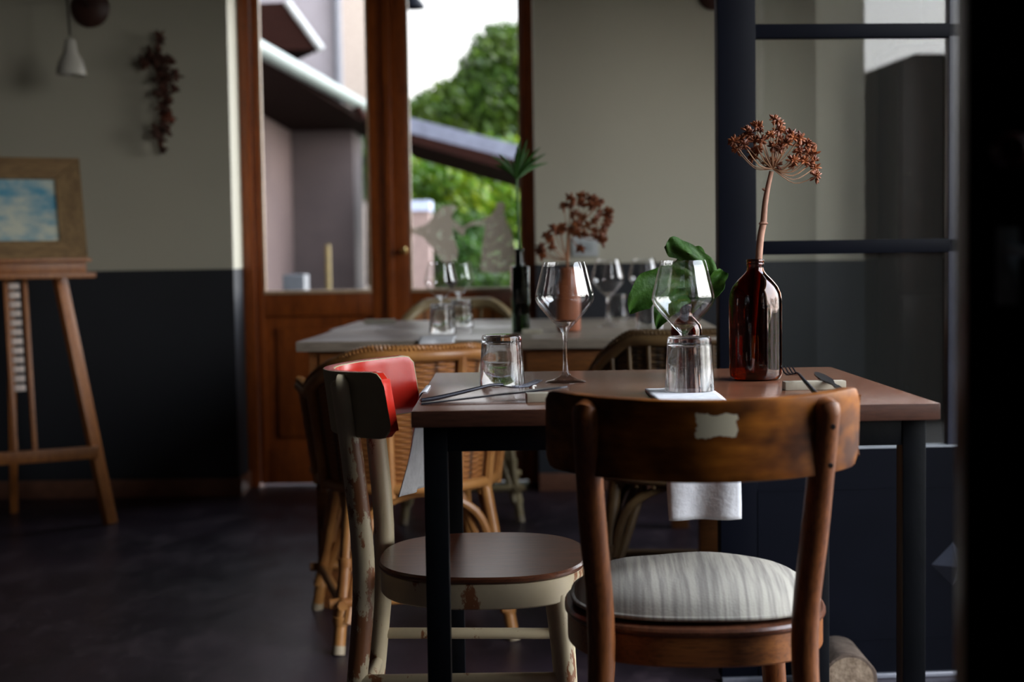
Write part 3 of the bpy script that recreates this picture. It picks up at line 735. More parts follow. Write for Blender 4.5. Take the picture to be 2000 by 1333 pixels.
wgl = [(862, 4.40, 'left wine glass of the pair on the big back table'), (897, 4.92, 'right, farther wine glass of the pair on the big back table'), (1188, 4.46, 'wine glass on the back table right of the terracotta bottle'), (1258, 4.75, 'wine glass on the back table just left of the green leaf')]
for x, Y, lb in wgl: glass_copy(wg, at(x, 620, Y).x, Y, .7502, lb, 'wine glasses on the back table')
tmb = [(864, 4.14, .0040, 'nearer of the two tumblers at the left of the back table'), (901, 4.62, 0, 'farther of the two tumblers at the left of the back table'), (1268, 4.02, .0040, 'tumbler on the napkin below the green leaf on the back table'), (1205, 5.0, 0, 'tumbler behind the wine glass right of the terracotta bottle')]
for x, Y, dz, lb in tmb: glass_copy(tg, at(x, 620, Y).x, Y, .7502+dz, lb, 'tumblers on the back table')
def nap2(xc, Ye, label, wd=.10, drop=.06, ins=.15):
    napkin('folded_napkin', label, [(xc, Ye+ins, .7522), (xc, Ye+.1, .7522), (xc, Ye+.02, .7522), (xc, Ye+.001, .7522), (xc, Ye-.009, .748), (xc, Ye-.012, .744), (xc, Ye-.012, .75-drop)], (wd, 0, 0), .0035, M['linen'], 'napkins')
nx = at(853, 680, 3.87).x; nap2(nx, T2[1]+math.sin(ANG)*(nx-T2[0]), 'white napkin draped over the back table edge behind the left wicker chair', .097, .065)
nx = at(1285, 660, 3.84).x; nap2(nx, T2[1]+math.sin(ANG)*(nx-T2[0]), 'white napkin on the back table edge below the green leaf', .12, .03)
rest((at(742, 633, 4.95).x, 4.95, .7502), .1, 'dark cutlery rest at the far left of the back table', .11)['label'] = 'cutlery rest lying at the far left end of the back table'
rest((at(1040, 654, 4.12).x, 4.12, .7502), 0, 'cutlery rest beside the dark square bottle on the back table', .06)

# terracotta bottle with umbel
qx, qy = at(1111, 640, 4.22).x, 4.22
tb_ = thing('terracotta_bottle', 'terracotta bottle vase on the back table seen through the left wine glass', 'vase', (qx, qy, .7502))
bm = bottle_shell([(0, 0), (.030, 0), (.0345, .003), (.0355, .01), (.0355, .125), (.033, .140), (.026, .152), (.0215, .160), (.0215, .176), (.0235, .178), (.0235, .188), (.0215, .190)], .003, 32)
obj('bottle', bm, M['terracotta'], tb_)
um2 = thing('dried_umbel', 'dried brown seed head standing in the terracotta bottle', 'dried flower', (qx, qy, .76))
o2 = Vector((qx, qy, .76)); rn = random.Random(5)
hub = at(1108, 508, qy)-o2
bm = B(); bm2 = B()
tube(bm, [Vector((0, 0, .01)), Vector((.002, 0, .1)), hub], [.003, .003, .0045], 8)
kn = at(1110, 452, qy)-o2; tube(bm, [hub, kn], [.005, .004], 8)
for x, y in [(545,1160),(570,1230),(555,1195),(610,1050),(640,1090),(650,1160),(670,990),(720,1000),(760,980),(740,1010),(765,790),(830,700),(850,770),(870,850),(930,680),(935,750),(1010,700),(1020,770),(1050,720),(1100,760),(1110,850),(1180,830),(1060,910),(940,890),(890,950),(990,960),(1180,920),(1160,960),(890,1030),(960,1040),(1060,1020),(1100,1060),(1150,1010),(1130,1100),(920,1180),(1070,770),(1170,880)]:
    dep = qy + rn.uniform(-.05, .05); c = at(940+x/4.76, 240+y/4.76, dep)-o2
    st = hub if x < 760 else kn
    tube(bm, smooth_pts([st, st.lerp(c, .5)-Vector((0, 0, .008)), c], None, 3), .0012, 5)
    seed_cluster(bm2, c, .0115, 18, rn, .0062)
obj('umbel_rays', bm, plain('ray2', (.38, .15, .06), .6), um2); obj('seed_heads', bm2, M['dry_seed'], um2)

# dark square bottle with papyrus
vx, vy = at(1017, 645, 4.20).x, 4.20
sq = thing('square_bottle', 'tall dark square bottle on the back table holding the papyrus stem', 'vase', (vx, vy, .7502), .1)
bm = B(); box(bm, -.026, .026, -.026, .026, 0, .197, .006); obj('bottle', bm, M['dark_bottle'], sq)
bm = B(); lathe(bm, [(0, .194), (.016, .196), (.014, .205), (.013, .238), (.0155, .240), (.0155, .247), (.010, .248), (.010, .21), (0, .21)], 24); obj('bottle_neck', bm, M['dark_bottle'], sq)
pa = thing('papyrus_stem', 'green papyrus stem with spreading leaves standing in the dark square bottle', 'plant', (vx, vy, .96))
o3 = Vector((vx, vy, .96)); hubp = at(1009, 350, vy)-o3
bm = B(); tube(bm, smooth_pts([Vector((0, 0, .005)), at(1012, 440, vy)-o3, hubp], None, 5), .0032, 8); obj('stem', bm, M['papyrus'], pa)
bm = B(); rn = random.Random(9)
for x, y, dd in [(960, 305, -.03), (966, 322, .03), (975, 300, 0), (985, 318, .05), (1010, 285, -.05), (1016, 268, .02), (1006, 300, .06), (1030, 272, 0), (1034, 290, .04), (1055, 288, -.02), (1066, 300, .02), (1070, 318, .05), (1048, 312, -.05), (998, 312, -.06)]:
    tip = at(x, y, vy+dd)-o3; mid = hubp.lerp(tip, .5)+Vector((0, 0, .01))
    pts, rad = smooth_pts([hubp, mid, tip], [.0022, .0058, .0006], 4)
    k = len(pts)-1
    def P(u, v):
        i = min(int(round(u*k)), k); d = (pts[min(i+1, k)]-pts[max(i-1, 0)]).normalized(); sd = d.cross(Vector((.3, 1, 0))).normalized()
        return pts[i]+sd*(v-.5)*2*rad[i]+Vector((0, 1, 0))*abs(v-.5)*rad[i]
    grid(bm, P, k, 4, .0006)
obj('leaf_blades', bm, M['papyrus'], pa, angle=80)

# ------------------------------------------------------------------ wicker tub chairs
def tub_chair(label, loc, rz, cane, wick, zb=.735, arm=.63, a=.26, b=.25, slatted=False, group='wicker tub chairs'):
    t = thing('wicker_chair', label, 'chair', loc, rz, group)
    def plan(th, k=1.0):
        # th 0..1 from left arm front, round the back, to right arm front
        s = th*3.4-1.7     # -1.7..1.7 ; |s|<1 back arc, else straight arm
        if abs(s) <= 1.15:
            g = s/1.15*PI/2; return Vector((a*k*math.sin(g), -b*k*math.cos(g), 0))
        sg = math.copysign(1, s); return Vector((sg*a*k, (abs(s)-1.15)*.40, 0))
    def rz_(th):
        d = abs(th-.5)*2; return zb-(zb-arm)*min(1, max(0, (d-.22)/.45))**1.3
    N = 60
    top = [plan(i/N)+Vector((0, 0, rz_(i/N))) for i in range(N+1)]
    bm = B(); tube(bm, top, .0165, 12); obj('top_rail', bm, cane, t)
    bm = B()
    for ph in (0, PI):
        pts = []
        for i in range(N*8+1):
            th = i/(N*8); p = plan(th)+Vector((0, 0, rz_(th)+.0185)); g = i*.80+ph
            o_ = plan(th).normalized(); pts.append(p+o_*.010*math.sin(g)+Vector((0, 0, .004*math.cos(g))))
        tube(bm, pts, .0062, 6)
    obj('braided_edge', bm, cane if not slatted else M['rattan_dark'], t)
    bm = B()
    def P(u, v):
        th = .02+.96*u; zt = rz_(th); z = .41+(zt-.41)*v; return plan(th, .86+.13*v)+Vector((0, 0, z))
    if slatted:
        grid(bm, P, 60, 12, .004, uv=True)
    else:
        grid(bm, P, 80, 16, .006, uv=True)
    obj('wicker_panel', bm, wick, t)
    bm = B()
    for th in ((.09, .2, .31, .42, .58, .69, .8, .91) if not slatted else tuple(.06+.046*i for i in range(20))):
        r_ = .013 if not slatted else .0055
        tube(bm, [plan(th, .88)+Vector((0, 0, .38)), plan(th, 1.015)+Vector((0, 0, rz_(th)-.005))], r_, 8)
    obj('back_pole', bm, cane, t)
    # seat
    bm = B(); ring = [plan(i/N, .87)+Vector((0, 0, .40)) for i in range(N+1)]; ring.append(ring[0]); tube(bm, ring, .014, 10); obj('seat_ring', bm, cane, t)
    bm = B(); vs = [bm.verts.new(plan(i/30, .86)+Vector((0, 0, .395))) for i in range(31)]; f = bm.faces.new(vs)
    r = bmesh.ops.extrude_face_region(bm, geom=[f])
    for v in [g for g in r['geom'] if isinstance(g, bmesh.types.BMVert)]: v.co.z += .02
    obj('seat', bm, wick, t)
    feet = []
    for sx, sy in ((-1, -1), (1, -1), (-1, 1), (1, 1)):
        top_ = Vector((sx*a*.66, sy*b*.62+.02, .40)); ft = Vector((sx*a*.86, sy*b*.95+.02, 0)); feet.append(ft)
        bm = B()
        tube(bm, smooth_pts([top_+Vector((0, 0, 0)), top_.lerp(ft, .5), ft], [.015, .015, .0155], 4)[0], .0155, 10)
        in_ = Vector((-sx*.05, 0, 0)); bk = Vector((0, -sy*.05, 0))
        for dv in (in_, bk):
            tube(bm, [top_+dv*1.5+Vector((0, 0, .0)), top_.lerp(ft, .55)+dv*.55, ft+dv*.45+Vector((0, 0, .075))], .0115, 8)
        for f_ in (.45, .80):
            c = top_.lerp(ft, f_); tube(bm, [c-Vector((0, 0, .011)), c+Vector((0, 0, .011))], .0195, 10)
        lg = obj('leg', bm, cane, t)
        bm = B(); tube(bm, [ft, ft+(top_-ft).normalized()*.022], .0163, 10); obj('foot_cap', bm, M['cap'], lg)
    bm = B()
    for i, j in ((0, 1), (2, 3), (0, 2), (1, 3)):
        A_, B_ = feet[i].lerp(Vector((feet[i].x*.8, feet[i].y*.8, .40)), .27), feet[j].lerp(Vector((feet[j].x*.8, feet[j].y*.8, .40)), .27)
        A_.z = B_.z = .125
        d = (B_-A_).normalized()*.03
        tube(bm, [A_-d, B_+d], .013, 10)
    obj('stretcher', bm, cane, t)
    bm = B()
    for i, j in ((0, 1), (2, 3), (0, 2), (1, 3)):
        A_, B_ = feet[i]*.82, feet[j]*.82; A_.z = B_.z = .2; m_ = (A_+B_)/2; m_.z = .385
        q1 = A_.lerp(m_, .25); q1.z = .33; q3 = B_.lerp(m_, .25); q3.z = .33
        tube(bm, smooth_pts([A_, q1, m_, q3, B_], None, 5), .0115, 8)
    obj('bracket', bm, cane, t)
    return t
tub_chair('light rattan tub chair with braided rim behind the chipped cream chair', (-.275, 3.72, 0), math.radians(14), M['rattan'], M['wicker'])
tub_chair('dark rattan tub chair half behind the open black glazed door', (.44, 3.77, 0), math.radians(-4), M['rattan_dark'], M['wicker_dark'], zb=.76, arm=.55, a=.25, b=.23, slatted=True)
tub_chair('rattan chair on the far side of the back table, facing the viewer', (-.20, 5.38, 0), math.radians(182), M['rattan_pale'], M['wicker'], zb=.79, arm=.6, a=.25, b=.2)
c_ = at(820, 692, 3.52); bm = B(); box(bm, -.17, .17, -.012, .012, -.12, .0, .008)
o = obj('back_cushion', bm, plain('pale_cushion', (.5, .45, .36), .9), loc=(c_.x+.02, 3.545, .757), rz=math.radians(14)); tag(o, 'pale cushion edge showing above the rim of the light rattan tub chair', 'cushion')

# ------------------------------------------------------------------ easel and painting
EY = math.radians(26)
ez = thing('easel', 'wooden artist easel standing against the left wall holding the framed picture', 'easel', (-1.77, 5.14, 0), EY)
def lean(x, z, off=0): return Vector((x, z*.2+off, z))
def beam(bm, a_, b_, w_, d_):
    a_, b_ = Vector(a_), Vector(b_); d = (b_-a_); Ln = d.length; q = d.to_track_quat('Z', 'Y').to_matrix().to_4x4()
    box(bm, -w_/2, w_/2, -d_/2, d_/2, 0, Ln, .002, mat=Matrix.Translation(a_) @ q)
for s in (-1, 1):
    bm = B(); beam(bm, lean(s*.29, 0), lean(s*.11, 1.30), .052, .025); obj('leg', bm, M['easel'], ez)
bm = B()
for s in (-1, 1): beam(bm, lean(s*.034, .27, -.01), lean(s*.034, 1.30, -.01), .018, .03)
obj('mast', bm, M['easel'], ez)
bm = B()
for k in range(12):
    z = .52+k*.034; p = lean(0, z, -.018); box(bm, p.x-.024, p.x+.014, p.y-.008, p.y+.008, p.z-.0115, p.z+.0115, .002)
obj('ratchet', bm, plain('rack_gap_light', (.85, .70, .62), .5), ez)  # pale colour stands in for light showing through the rack gaps
bm = B(); beam(bm, lean(-.26, .27, -.02), lean(.26, .27, -.02), .026, .045); obj('crossbar', bm, M['easel'], ez)
bm = B(); p = lean(0, .935, -.05); box(bm, -.28, .28, p.y-.055, p.y+.035, .920, .940, .002); box(bm, -.25, .25, p.y-.03, p.y+.03, .940, .980, .002); box(bm, -.265, .265, p.y-.055, p.y+.035, .980, .995, .002)
obj('ledge', bm, M['easel'], ez)
bm = B(); beam(bm, (0, .45, 0), lean(0, 1.25, .03), .03, .025); obj('leg', bm, M['easel'], ez)
pic = thing('framed_picture', 'rustic wooden frame around a blurred blue and white seascape resting on the easel', 'picture', (-1.77-math.sin(EY)*.115, 5.14+math.cos(EY)*.115, .996), EY)
pm = Matrix.Rotation(-math.radians(18), 4, 'X') @ Matrix.Translation((0, .02, 0))
fw_, fh, fr = .258, .40, .098
for k, q in enumerate([(-fw_, fw_, 0, .068), (-fw_, fw_, fh-.085, fh)]):
    bm = B(); vs = [(-fw_, q[2]), (fw_, q[2]), (fw_-fr, q[3]), (-fw_+fr, q[3])]
    if k == 1: vs = [(-fw_+fr, q[2]), (fw_-fr, q[2]), (fw_, q[3]), (-fw_, q[3])]
    f = bm.faces.new([bm.verts.new(pm @ Vector((x, -.02, z))) for x, z in vs]); r = bmesh.ops.extrude_face_region(bm, geom=[f])
    for v in [g for g in r['geom'] if isinstance(g, bmesh.types.BMVert)]: v.co += pm.to_3x3() @ Vector((0, .03, 0))
    obj('frame_rail', bm, M['rustic'], pic)
for s in (-1, 1):
    bm = B(); vs = [(s*fw_, .002), (s*fw_, fh-.002), (s*(fw_-fr+.003), fh-.085), (s*(fw_-fr+.003), .068)]
    f = bm.faces.new([bm.verts.new(pm @ Vector((x, -.017, z))) for x, z in vs]); r = bmesh.ops.extrude_face_region(bm, geom=[f])
    for v in [g for g in r['geom'] if isinstance(g, bmesh.types.BMVert)]: v.co += pm.to_3x3() @ Vector((0, .025, 0))
    obj('frame_rail', bm, wood('rustic_side', (.30, .19, .08), (.16, .09, .035), 'z', .75, .7, .3), pic)
m, n, p = new_mat('painted_canvas'); v = coords(n, (1, 1, 2)); a = noise_n(n, v, 7, 5, .6)
c = mix_nodes(n, ramp(n, a, .40, .62), (.62, .64, .52), (.10, .32, .45)); c = mix_nodes(n, ramp(n, noise_n(n, v, 3, 3, .5), .55, .7), c, (.03, .19, .33))
n.links.new(c, p.inputs['Base Color']); p.inputs['Roughness'].default_value = .6
bm = B(); box(bm, -fw_+fr-.01, fw_-fr+.01, -.008, 0, .055, fh-.08, mat=pm); obj('canvas', bm, m, pic)

# ------------------------------------------------------------------ wall lamp, dried bunch, switch plate
pc = at(170, 12, 5.82)
lp = thing('wall_lamp', 'wall lamp with dark round wall plate and small hanging white glass bell', 'lamp', (pc.x, 5.87, pc.z), 0, 'wall lamps')
bm = B(); lathe(bm, [(0, 0), (.078, 0), (.080, .006), (.066, .022), (.03, .032), (0, .034)], 32)
for v in bm.verts: v.co = Matrix.Rotation(PI/2, 4, 'X') @ v.co
obj('wall_plate', bm, plain('dark_wood_plate', (.06, .022, .014), .5), lp)
sh = at(137, 75, 5.55) - lp.location
bm = B(); tube(bm, smooth_pts([(0, -.03, 0), (0, -.12, .03), (sh.x*.6, -.25, .03), (sh.x-.008, sh.y, .02), (sh.x-.006, sh.y, -.03), (sh.x, sh.y, sh.z+.01)], None, 5), .0045, 8); obj('lamp_arm', bm, plain('dark_metal', (.03, .025, .022), .5, .5), lp)
bm = B(); lathe(bm, [(0, 0), (.012, 0), (.020, -.006), (.024, -.03), (.028, -.055), (.045, -.085), (.054, -.115), (.056, -.142), (.053, -.142), (.051, -.115), (.042, -.087), (.025, -.056), (.02, -.03), (.016, -.008), (0, -.004)], 32)
m, n, p = new_mat('milky_glass'); p.inputs['Base Color'].default_value = (.75, .72, .64, 1); p.inputs['Transmission Weight'].default_value = .35; p.inputs['Roughness'].default_value = .18
obj('lamp_shade', bm, m, lp, loc=sh)
bm = B(); lathe(bm, [(0, -.02), (.012, -.022), (.012, -.05), (.022, -.075), (.02, -.095), (0, -.104)], 16); obj('bulb', bm, plain('bulb_glass', (.7, .66, .55), .2), lp, loc=sh)
pc = at(1393, -10, 5.85); lp2 = thing('wall_lamp', 'round dark wall plate cut by the top edge beside the black door frame', 'lamp', (pc.x, 5.87, pc.z), 0, 'wall lamps')
bm = B(); lathe(bm, [(0, 0), (.058, 0), (.060, .006), (.05, .02), (.02, .03), (0, .034)], 32)
for v in bm.verts: v.co = Matrix.Rotation(PI/2, 4, 'X') @ v.co
obj('wall_plate', bm, plain('dark_wood_plate2', (.06, .022, .014), .5), lp2)
pc = at(312, 66, 5.83); db = thing('dried_bunch', 'bunch of dark dried leaves and seed pods hanging on the left wall', 'dried flowers', (pc.x, 5.83, pc.z))
rn = random.Random(11); bm = B(); bm2 = B(); bm3 = B()
line = [(312, 66), (308, 100), (300, 120), (318, 160), (322, 200), (322, 240), (312, 270), (318, 300)]
tube(bm, smooth_pts([at(x, y, 5.83)-db.location for x, y in line], None, 4), [.010+.0*i for i in range(29)], 8)
obj('stem', bm, M['dark_plant'], db)
for (x, y, r_, n_, red) in [(312, 72, .02, 14, 0), (300, 110, .045, 26, 0), (282, 118, .03, 16, 0), (320, 125, .035, 18, 0), (335, 115, .02, 8, 0), (322, 150, .04, 22, 0), (343, 148, .02, 10, 0), (318, 180, .035, 20, 0), (340, 178, .025, 9, 0), (322, 205, .035, 18, 0), (326, 232, .028, 26, 1), (308, 250, .025, 14, 0), (326, 255, .015, 8, 0), (312, 270, .018, 10, 0), (318, 290, .010, 5, 0)]:
    c = at(x, y, 5.82)-db.location
    for k in range(n_):
        d = Vector((rn.gauss(0, 1), rn.gauss(0, .45), rn.gauss(0, 1))).normalized(); p_ = c+d*r_*rn.uniform(.3, .9)
        rot = d.to_track_quat('Z', 'Y').to_matrix().to_4x4(); s = rn.uniform(.011, .021)
        bmesh.ops.create_icosphere(bm3 if (red and k % 2) else bm2, subdivisions=1, radius=1, matrix=Matrix.Translation(p_) @ rot @ Matrix.Diagonal((s*.7, s*.35, s*1.2, 1)))
obj('dried_leaves', bm2, M['dark_plant'], db); obj('seed_pods', bm3, M['dried_red'], db)
pc = at(1143, 482, 5.865); sw = thing('wall_socket', 'pale wall socket plate low on the cream wall behind the dried seed head', 'socket', (pc.x, 5.87, pc.z))
bm = B(); box(bm, -.055, .055, -.009, 0, -.04, .04, .003); obj('plate', bm, plain('switch_plastic', (.55, .58, .58), .35), sw)
bm = B(); box(bm, -.03, .03, -.012, -.009, -.02, .02, .002); obj('insert', bm, plain('switch_insert', (.42, .46, .47), .35), sw)

cb = thing('corner_cabinet', 'tall dark brown cabinet in the back right corner seen through the glazed door', 'cabinet', (1.5, 5.5, 0))
M['cab'] = wood('dark_cabinet', (.045, .016, .009), (.02, .008, .005), 'z', .5)
obj('body', (lambda b: (box(b, 0, .18, .02, .33, 0, 1.74, .003), box(b, -.008, .19, .0, .335, 1.74, 1.77, .003), b)[-1])(B()), M['cab'], cb)
for z0_, z1_ in ((.08, .80), (.82, 1.71)):
    dd = obj('door', bbox(.01, .17, .006, .02, z0_, z1_, .003), M['cab'], cb); obj('knob', (lambda b: (lathe(b, [(0, 0), (.008, .002), (.010, .010), (0, .014)], 12), b)[-1])(B()), M['steel'], dd, loc=(.03, -.006, (z0_+z1_)/2))
# log used as door stop
lg_ = thing('log', 'short round log lying on the floor against the black door', 'log', (.705, 3.02, .062), 0)
bm = B(); lathe(bm, [(0, -.05), (.058, -.05), (.060, -.045), (.061, .09), (.058, .10), (0, .10)], 36)
for v in bm.verts:
    r = math.hypot(v.co.x, v.co.y)
    if r > .05: s = 1+.05*noise.noise(Vector((v.co.x*40, v.co.y*40, v.co.z*8))); v.co.x *= s; v.co.y *= s
    v.co = Matrix.Rotation(-PI/2, 4, 'X') @ v.co
bm.normal_update()
obj('log_body', bm, M['bark'], lg_)
bm = B(); lathe(bm, [(0, -.0515), (.052, -.0515), (.052, -.050), (0, -.050)], 36)
for v in bm.verts: v.co = Matrix.Rotation(-PI/2, 4, 'X') @ v.co
obj('cut_end', bm, M['log_end'], lg_)

# ------------------------------------------------------------------ outside: yard, houses, roofs, trees
def ob(name, label, cat, bm, m_, group=None, **k): return tag(obj(name, bm, m_, **k), label, cat, group)
o = obj('ground', bbox(-30, 30, 6.36, 60, -.2, -.05), plain('yard_paving', (.07, .06, .055), .8)); o['kind'] = 'structure'
o = obj('yard_ground', bbox(2.01, 30, -10, 6.36, -.2, -.05), plain('yard_paving2', (.16, .14, .13), .8)); o['kind'] = 'structure'
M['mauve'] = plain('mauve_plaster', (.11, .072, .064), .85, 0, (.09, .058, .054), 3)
M['mauve_shaded'] = plain('mauve_shaded_plaster', (.060, .043, .042), .85, 0, (.05, .036, .036), 3)  # same mauve render, the recessed wall's shade put into a darker colour
M['grey_plaster'] = plain('grey_plaster', (.23, .205, .22), .85, 0, (.21, .185, .20), 3)
M['peach'] = plain('peach_plaster', (.40, .33, .28), .85)
M['eave'] = wood('eave_wood', (.022, .007, .005), (.012, .005, .004), 'x', .9, 1, .08, .05)
M['tile'] = plain('roof_tile', (.10, .10, .13), .6, 0, (.07, .07, .09), 10)
hs = thing('house', 'mauve rendered outbuilding with a long grey gutter seen through the left pane', 'building', (-3, 11, 0))
ho = Vector((-3, 11, 0))
def hb(x0, x1, y0, y1, z0, z1): 
    bm = B(); box(bm, x0-ho.x, x1-ho.x, y0-ho.y, y1-ho.y, z0-ho.z, z1-ho.z); return bm
a1 = at(575, 300, 11.0).x; a2 = at(690, 300, 14.0).x
a2 = at(690, 300, 16.4).x
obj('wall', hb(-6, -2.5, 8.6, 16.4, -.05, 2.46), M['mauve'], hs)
obj('wall', hb(-5, a2, 16.4, 17.4, -.05, 2.46), M['mauve_shaded'], hs)
g0 = at(470, 75, 9.9); g1 = at(735, 222, 15.6)
bm = B(); tube(bm, [g0-ho, g1-ho], .065, 14); obj('gutter', bm, plain('zinc', (.14, .165, .15), .5, .0), hs)
bm = B(); q = [g0+Vector((-.04, -.6, -.02)), g1+Vector((-.04, 1.6, -.02)), Vector((-6, 17.4, 3.3)), Vector((-6, 9, 3.3))]
lo = [Vector((p_.x, p_.y, 2.46)) for p_ in q]
vs = [bm.verts.new(p_-ho) for p_ in q+lo]
for f in ((0, 1, 2, 3), (7, 6, 5, 4), (0, 4, 5, 1), (1, 5, 6, 2), (2, 6, 7, 3), (3, 7, 4, 0)): bm.faces.new([vs[i] for i in f])
obj('roof', bm, M['eave'], hs)
bm = B(); tube(bm, smooth_pts([at(690, 195, 14.2)-ho, at(705, 225, 14.4)-ho, at(722, 260, 14.5)-ho, at(724, 560, 14.5)-ho], None, 4), .045, 10); obj('downpipe', bm, M['eave'], hs)
tw = thing('house', 'tall pale grey house rising behind the gutter in the left pane', 'building', (-4, 24, 0)); to = Vector((-4, 24, 0))
def tbx(x0, x1, y0, y1, z0, z1):
    bm = B(); box(bm, x0-to.x, x1-to.x, y0-to.y, y1-to.y, z0, z1); return bm
b1 = at(664, 100, 24).x; b2 = at(728, 100, 24).x
obj('wall', tbx(-9, b1, 24, 28, -.05, 11), M['grey_plaster'], tw)
obj('wall', tbx(b1, b2+.1, 24.3, 28, -.05, 11), M['peach'], tw)
bm = B(); x_ = at(661, 100, 23.9).x; tube(bm, [(x_-to.x, -.12, 1.5), (x_-to.x, -.12, 10)], .07, 8); obj('downpipe', bm, plain('grey_pipe', (.12, .12, .14), .5), tw)
# projecting dark eave
ev = [at(470, 8, 13), at(560, 4, 13), at(628, 97, 13), at(556, 97, 13), at(470, 84, 13)]
bm = B(); A_ = [bm.verts.new(p_-to) for p_ in ev]; B_ = [bm.verts.new(p_-to+Vector((-1.2, 3.5, .2))) for p_ in ev]
bm.faces.new(A_); bm.faces.new(B_[::-1])
for i in range(5): bm.faces.new((A_[i], B_[i], B_[(i+1) % 5], A_[(i+1) % 5]))
ov = tag(obj('roof_overhang', bm, M['eave'], loc=to), 'dark underside of a roof corner projecting at the top of the left pane', 'roof')
bm = B(); tube(bm, [ev[1]-to, ev[2]-to], .035, 8); obj('gutter', bm, plain('zinc2', (.3, .3, .29), .5), ov)

bm = B(); p0 = at(642, 565, 10.3); tube(bm, [(p0.x, 10.3, -.05), (p0.x, 10.3, at(642, 478, 10.3).z)], .020, 10)
ob('bamboo_post', 'yellowish post standing in the yard before the mauve wall', 'post', bm, plain('yellow_post', (.12, .08, .015), .6))
bm = B(); p0 = at(578, 555, 9.0); box(bm, -.07, .07, -.1, .1, -.95, .06, .01); ob('yard_box', 'grey box standing in the yard behind the left pane', 'box', bm, plain('grey_box', (.05, .055, .065), .5), loc=(p0.x, 9.0, p0.z))
pc = at(806, 4, 7.2); lo_ = thing('yard_lamp', 'small dark lamp hanging outside at the top left of the right pane', 'lamp', (pc.x, 7.2, pc.z))
bm = B(); lathe(bm, [(0, .05), (.012, .05), (.02, .03), (.055, -.01), (.062, -.03), (.056, -.03), (.05, -.012), (.015, .026), (0, .03)], 24); obj('lamp_shade', bm, M['black_paint'], lo_)
bm = B(); tube(bm, [(0, 0, .05), (0, 0, .75), (-.02, -.6, .85), (-.02, -.845, .85)], .008, 8); obj('lamp_arm', bm, M['black_paint'], lo_)
# shed roof
sh_ = thing('shed', 'open shed with a sloping dark roof seen through the right pane', 'shed', (0, 13, 0)); so = Vector((0, 13, 0))
q = [at(770, 222, 13), at(1080, 300, 13)]
bm = B(); dn = Vector((0, 0, -.14)); bk = Vector((.1, 1.3, -.1))
vs = [bm.verts.new(v-so) for v in (q[0], q[1], q[1]+dn, q[0]+dn, q[0]+bk, q[1]+bk, q[1]+dn+bk, q[0]+dn+bk)]
for f in ((0, 1, 2, 3), (4, 7, 6, 5), (0, 4, 5, 1), (1, 5, 6, 2), (2, 6, 7, 3), (3, 7, 4, 0)): bm.faces.new([vs[i] for i in f])
obj('roof', bm, plain('blue_tin', (.13, .14, .19), .5, 0, (.08, .085, .12), 6), sh_)
dn2 = Vector((0, 0, -.22)); bm = B()
vs = [bm.verts.new(v-so) for v in (q[0]+dn, q[1]+dn, q[1]+dn*1.9, q[0]+dn2, q[0]+bk+dn, q[1]+bk+dn, q[1]+dn*1.9+bk, q[0]+dn2+bk)]
for f in ((0, 1, 2, 3), (4, 7, 6, 5), (0, 4, 5, 1), (1, 5, 6, 2), (2, 6, 7, 3), (3, 7, 4, 0)): bm.faces.new([vs[i] for i in f])
obj('roof_beam', bm, M['eave'], sh_)
for x in (760, 1075):
    p0 = at(x, 300, 13.2); bm = B(); box(bm, p0.x-.06, p0.x+.06, .14, .26, -.05, p0.z-.03); obj('post', bm, M['eave'], sh_)
p0 = at(822, 392, 12.0); p1 = at(822, 412, 12)
st = thing('garden_store', 'small pink garden store with a pale blue roof behind the glass sticker', 'shed', (p0.x, 12, 0))
obj('wall', bbox(-.3, .07, 0, .35, -.05, p1.z), plain('pink_wall', (.26, .18, .16), .8), st); obj('roof', bbox(-.31, .08, -.02, .37, p1.z, p0.z), plain('pale_roof', (.42, .47, .62), .5), st)

def foliage(name, label, cx, cy, cz, blobs, n, size, cols, seed, trunk=None):
    t = thing(name, label, 'tree' if trunk else 'bush', (cx, cy, -.05), 0, 'trees and bushes outside')
    rn = random.Random(seed); bm = B()
    tot = sum(b[3]**2 for b in blobs)
    for bx_, by_, bz, br in blobs:
        for k in range(int(n*br*br/tot)):
            d = Vector((rn.gauss(0, 1), rn.gauss(0, 1), rn.gauss(0, 1))).normalized()
            p_ = Vector((bx_-cx, by_-cy, bz+.05)) + d*br*(rn.random()**.35)*rn.uniform(.8, 1.1)
            a_ = Vector((rn.gauss(0, 1), rn.gauss(0, 1), rn.gauss(0, 1))).normalized(); b_ = a_.orthogonal().normalized(); c_ = a_.cross(b_)
            s = size*rn.uniform(.6, 1.3)
            vs = [bm.verts.new(p_+c_*s*x+b_*s*y+a_*s*z) for x, y, z in ((-1, 0, 0), (-.2, .45, .12), (1, 0, 0), (-.2, -.45, .12))]
            f = bm.faces.new(vs); f.material_index = 0 if rn.random() < .6 else 1
    me = bpy.data.meshes.new('crown'); bm.to_mesh(me); bm.free()
    for c in cols: me.materials.append(c)
    o = bpy.data.objects.new('crown', me); C.objects.link(o); o.parent = t
    if trunk:
        bm = B(); tube(bm, [(0, 0, 0), (.05, 0, trunk*.5), (0, 0, trunk)], [.16, .13, .08], 10); obj('trunk', bm, M['bark'], t)
    return t
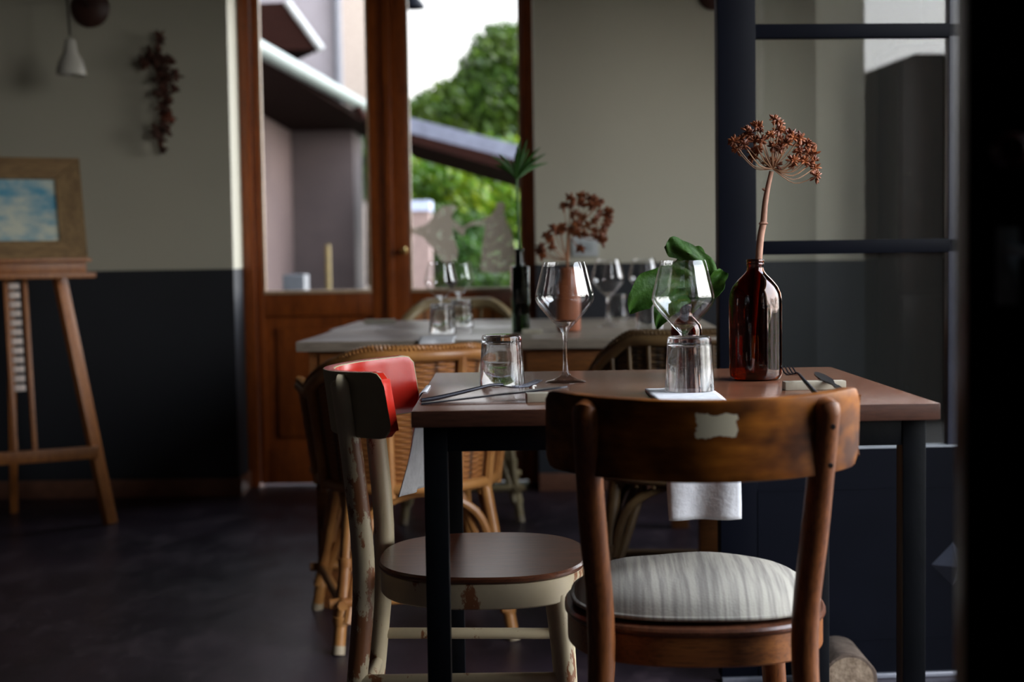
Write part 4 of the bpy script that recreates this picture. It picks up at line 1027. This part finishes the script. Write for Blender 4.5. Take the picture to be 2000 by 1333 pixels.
def leafm(name, c, tr=.35):
    m = bpy.data.materials.new(name); m.use_nodes = True; n = m.node_tree; n.nodes.clear()
    o = n.nodes.new('ShaderNodeOutputMaterial'); mx = n.nodes.new('ShaderNodeMixShader'); mx.inputs[0].default_value = tr
    d = n.nodes.new('ShaderNodeBsdfPrincipled'); t_ = n.nodes.new('ShaderNodeBsdfTranslucent')
    v = coords(n); nz = noise_n(n, v, 1.2, 3, .6); cc_ = mix_nodes(n, ramp(n, nz, .35, .7), c, (c[0]*2.2+.02, c[1]*1.5, c[2]))
    n.links.new(cc_, d.inputs['Base Color']); n.links.new(cc_, t_.inputs[0]); d.inputs['Roughness'].default_value = .22
    n.links.new(d.outputs[0], mx.inputs[1]); n.links.new(t_.outputs[0], mx.inputs[2]); n.links.new(mx.outputs[0], o.inputs[0]); return m
g1_ = [leafm('dark_leaf', (.022, .070, .014)), leafm('mid_leaf', (.05, .13, .02))]
g2_ = [leafm('bright_leaf', (.045, .14, .010), .4), leafm('yellow_leaf', (.09, .18, .012), .4)]
c0 = at(975, 170, 20)
foliage('tree', 'big green leafy tree against the white sky in the right pane', c0.x+.3, 20, 0, [(at(985, 120, 20).x, 20, at(985, 120, 20).z, .55), (at(940, 160, 20).x, 20, at(940, 160, 20).z, .42), (at(1010, 200, 20).x, 20.2, at(1010, 200, 20).z, .8), (at(900, 205, 20).x, 20, at(900, 205, 20).z, .42), (at(860, 225, 20).x, 20, at(860, 225, 20).z, .42), (at(825, 240, 20).x, 20, at(825, 240, 20).z, .40), (at(950, 240, 20).x, 20.3, at(950, 240, 20).z, .8), (c0.x+1.3, 20.3, c0.z+.2, 1.1), (c0.x-1.3, 20.8, c0.z-1.0, .9)], 30000, .07, g1_, 1, trunk=2.6)
bl = []
rr = random.Random(21)
for x in range(790, 1060, 34):
    for y in (310, 350, 390, 430, 475, 520, 570):
        dY = 16.5+rr.uniform(-.8, .8)+(y < 340)*.8
        p_ = at(x+rr.uniform(-14, 14), y, dY); bl.append((p_.x, dY, max(p_.z, .1), .30))
foliage('bush', 'bright green hedge of bushes under the shed roof in the right pane', 0, 16.5, 0, bl, 20000, .055, g2_, 2)
bl = []
for x, y in ((840, 540), (870, 500), (900, 545), (845, 480), (920, 500), (950, 545), (980, 560), (1010, 540), (865, 440), (915, 450)):
    p_ = at(x, y, 12.8); bl.append((p_.x, 12.8+rr.uniform(-.3, .3), p_.z, .20))
foliage('bush', 'dark green low bush behind the glass sticker figures', -.4, 12.8, 0, bl, 4500, .04, g1_, 3)
# outside the doorway on the right, met in the reflections of the glazed door
rr = random.Random(4)
bl = [(6+rr.uniform(-.5, .5), -6+i*.8, rr.uniform(.3, 1.6), .8) for i in range(15)]
foliage('bush', 'green hedge outside reflected in the glass of the black door', 6, 0, 0, bl, 9000, .06, [g2_[0], g1_[1]], 4)
bm = B(); box(bm, -.25, .25, -.55, .5, -.05, 2.13); ob('brick_pillar', 'dark brown brick pillar outside reflected in the glass of the black door', 'pillar', bm, plain('dark_brick', (.016, .006, .003), .9, 0, (.010, .004, .002), 12, 0, .1), loc=(3.2, -2.25, 0))
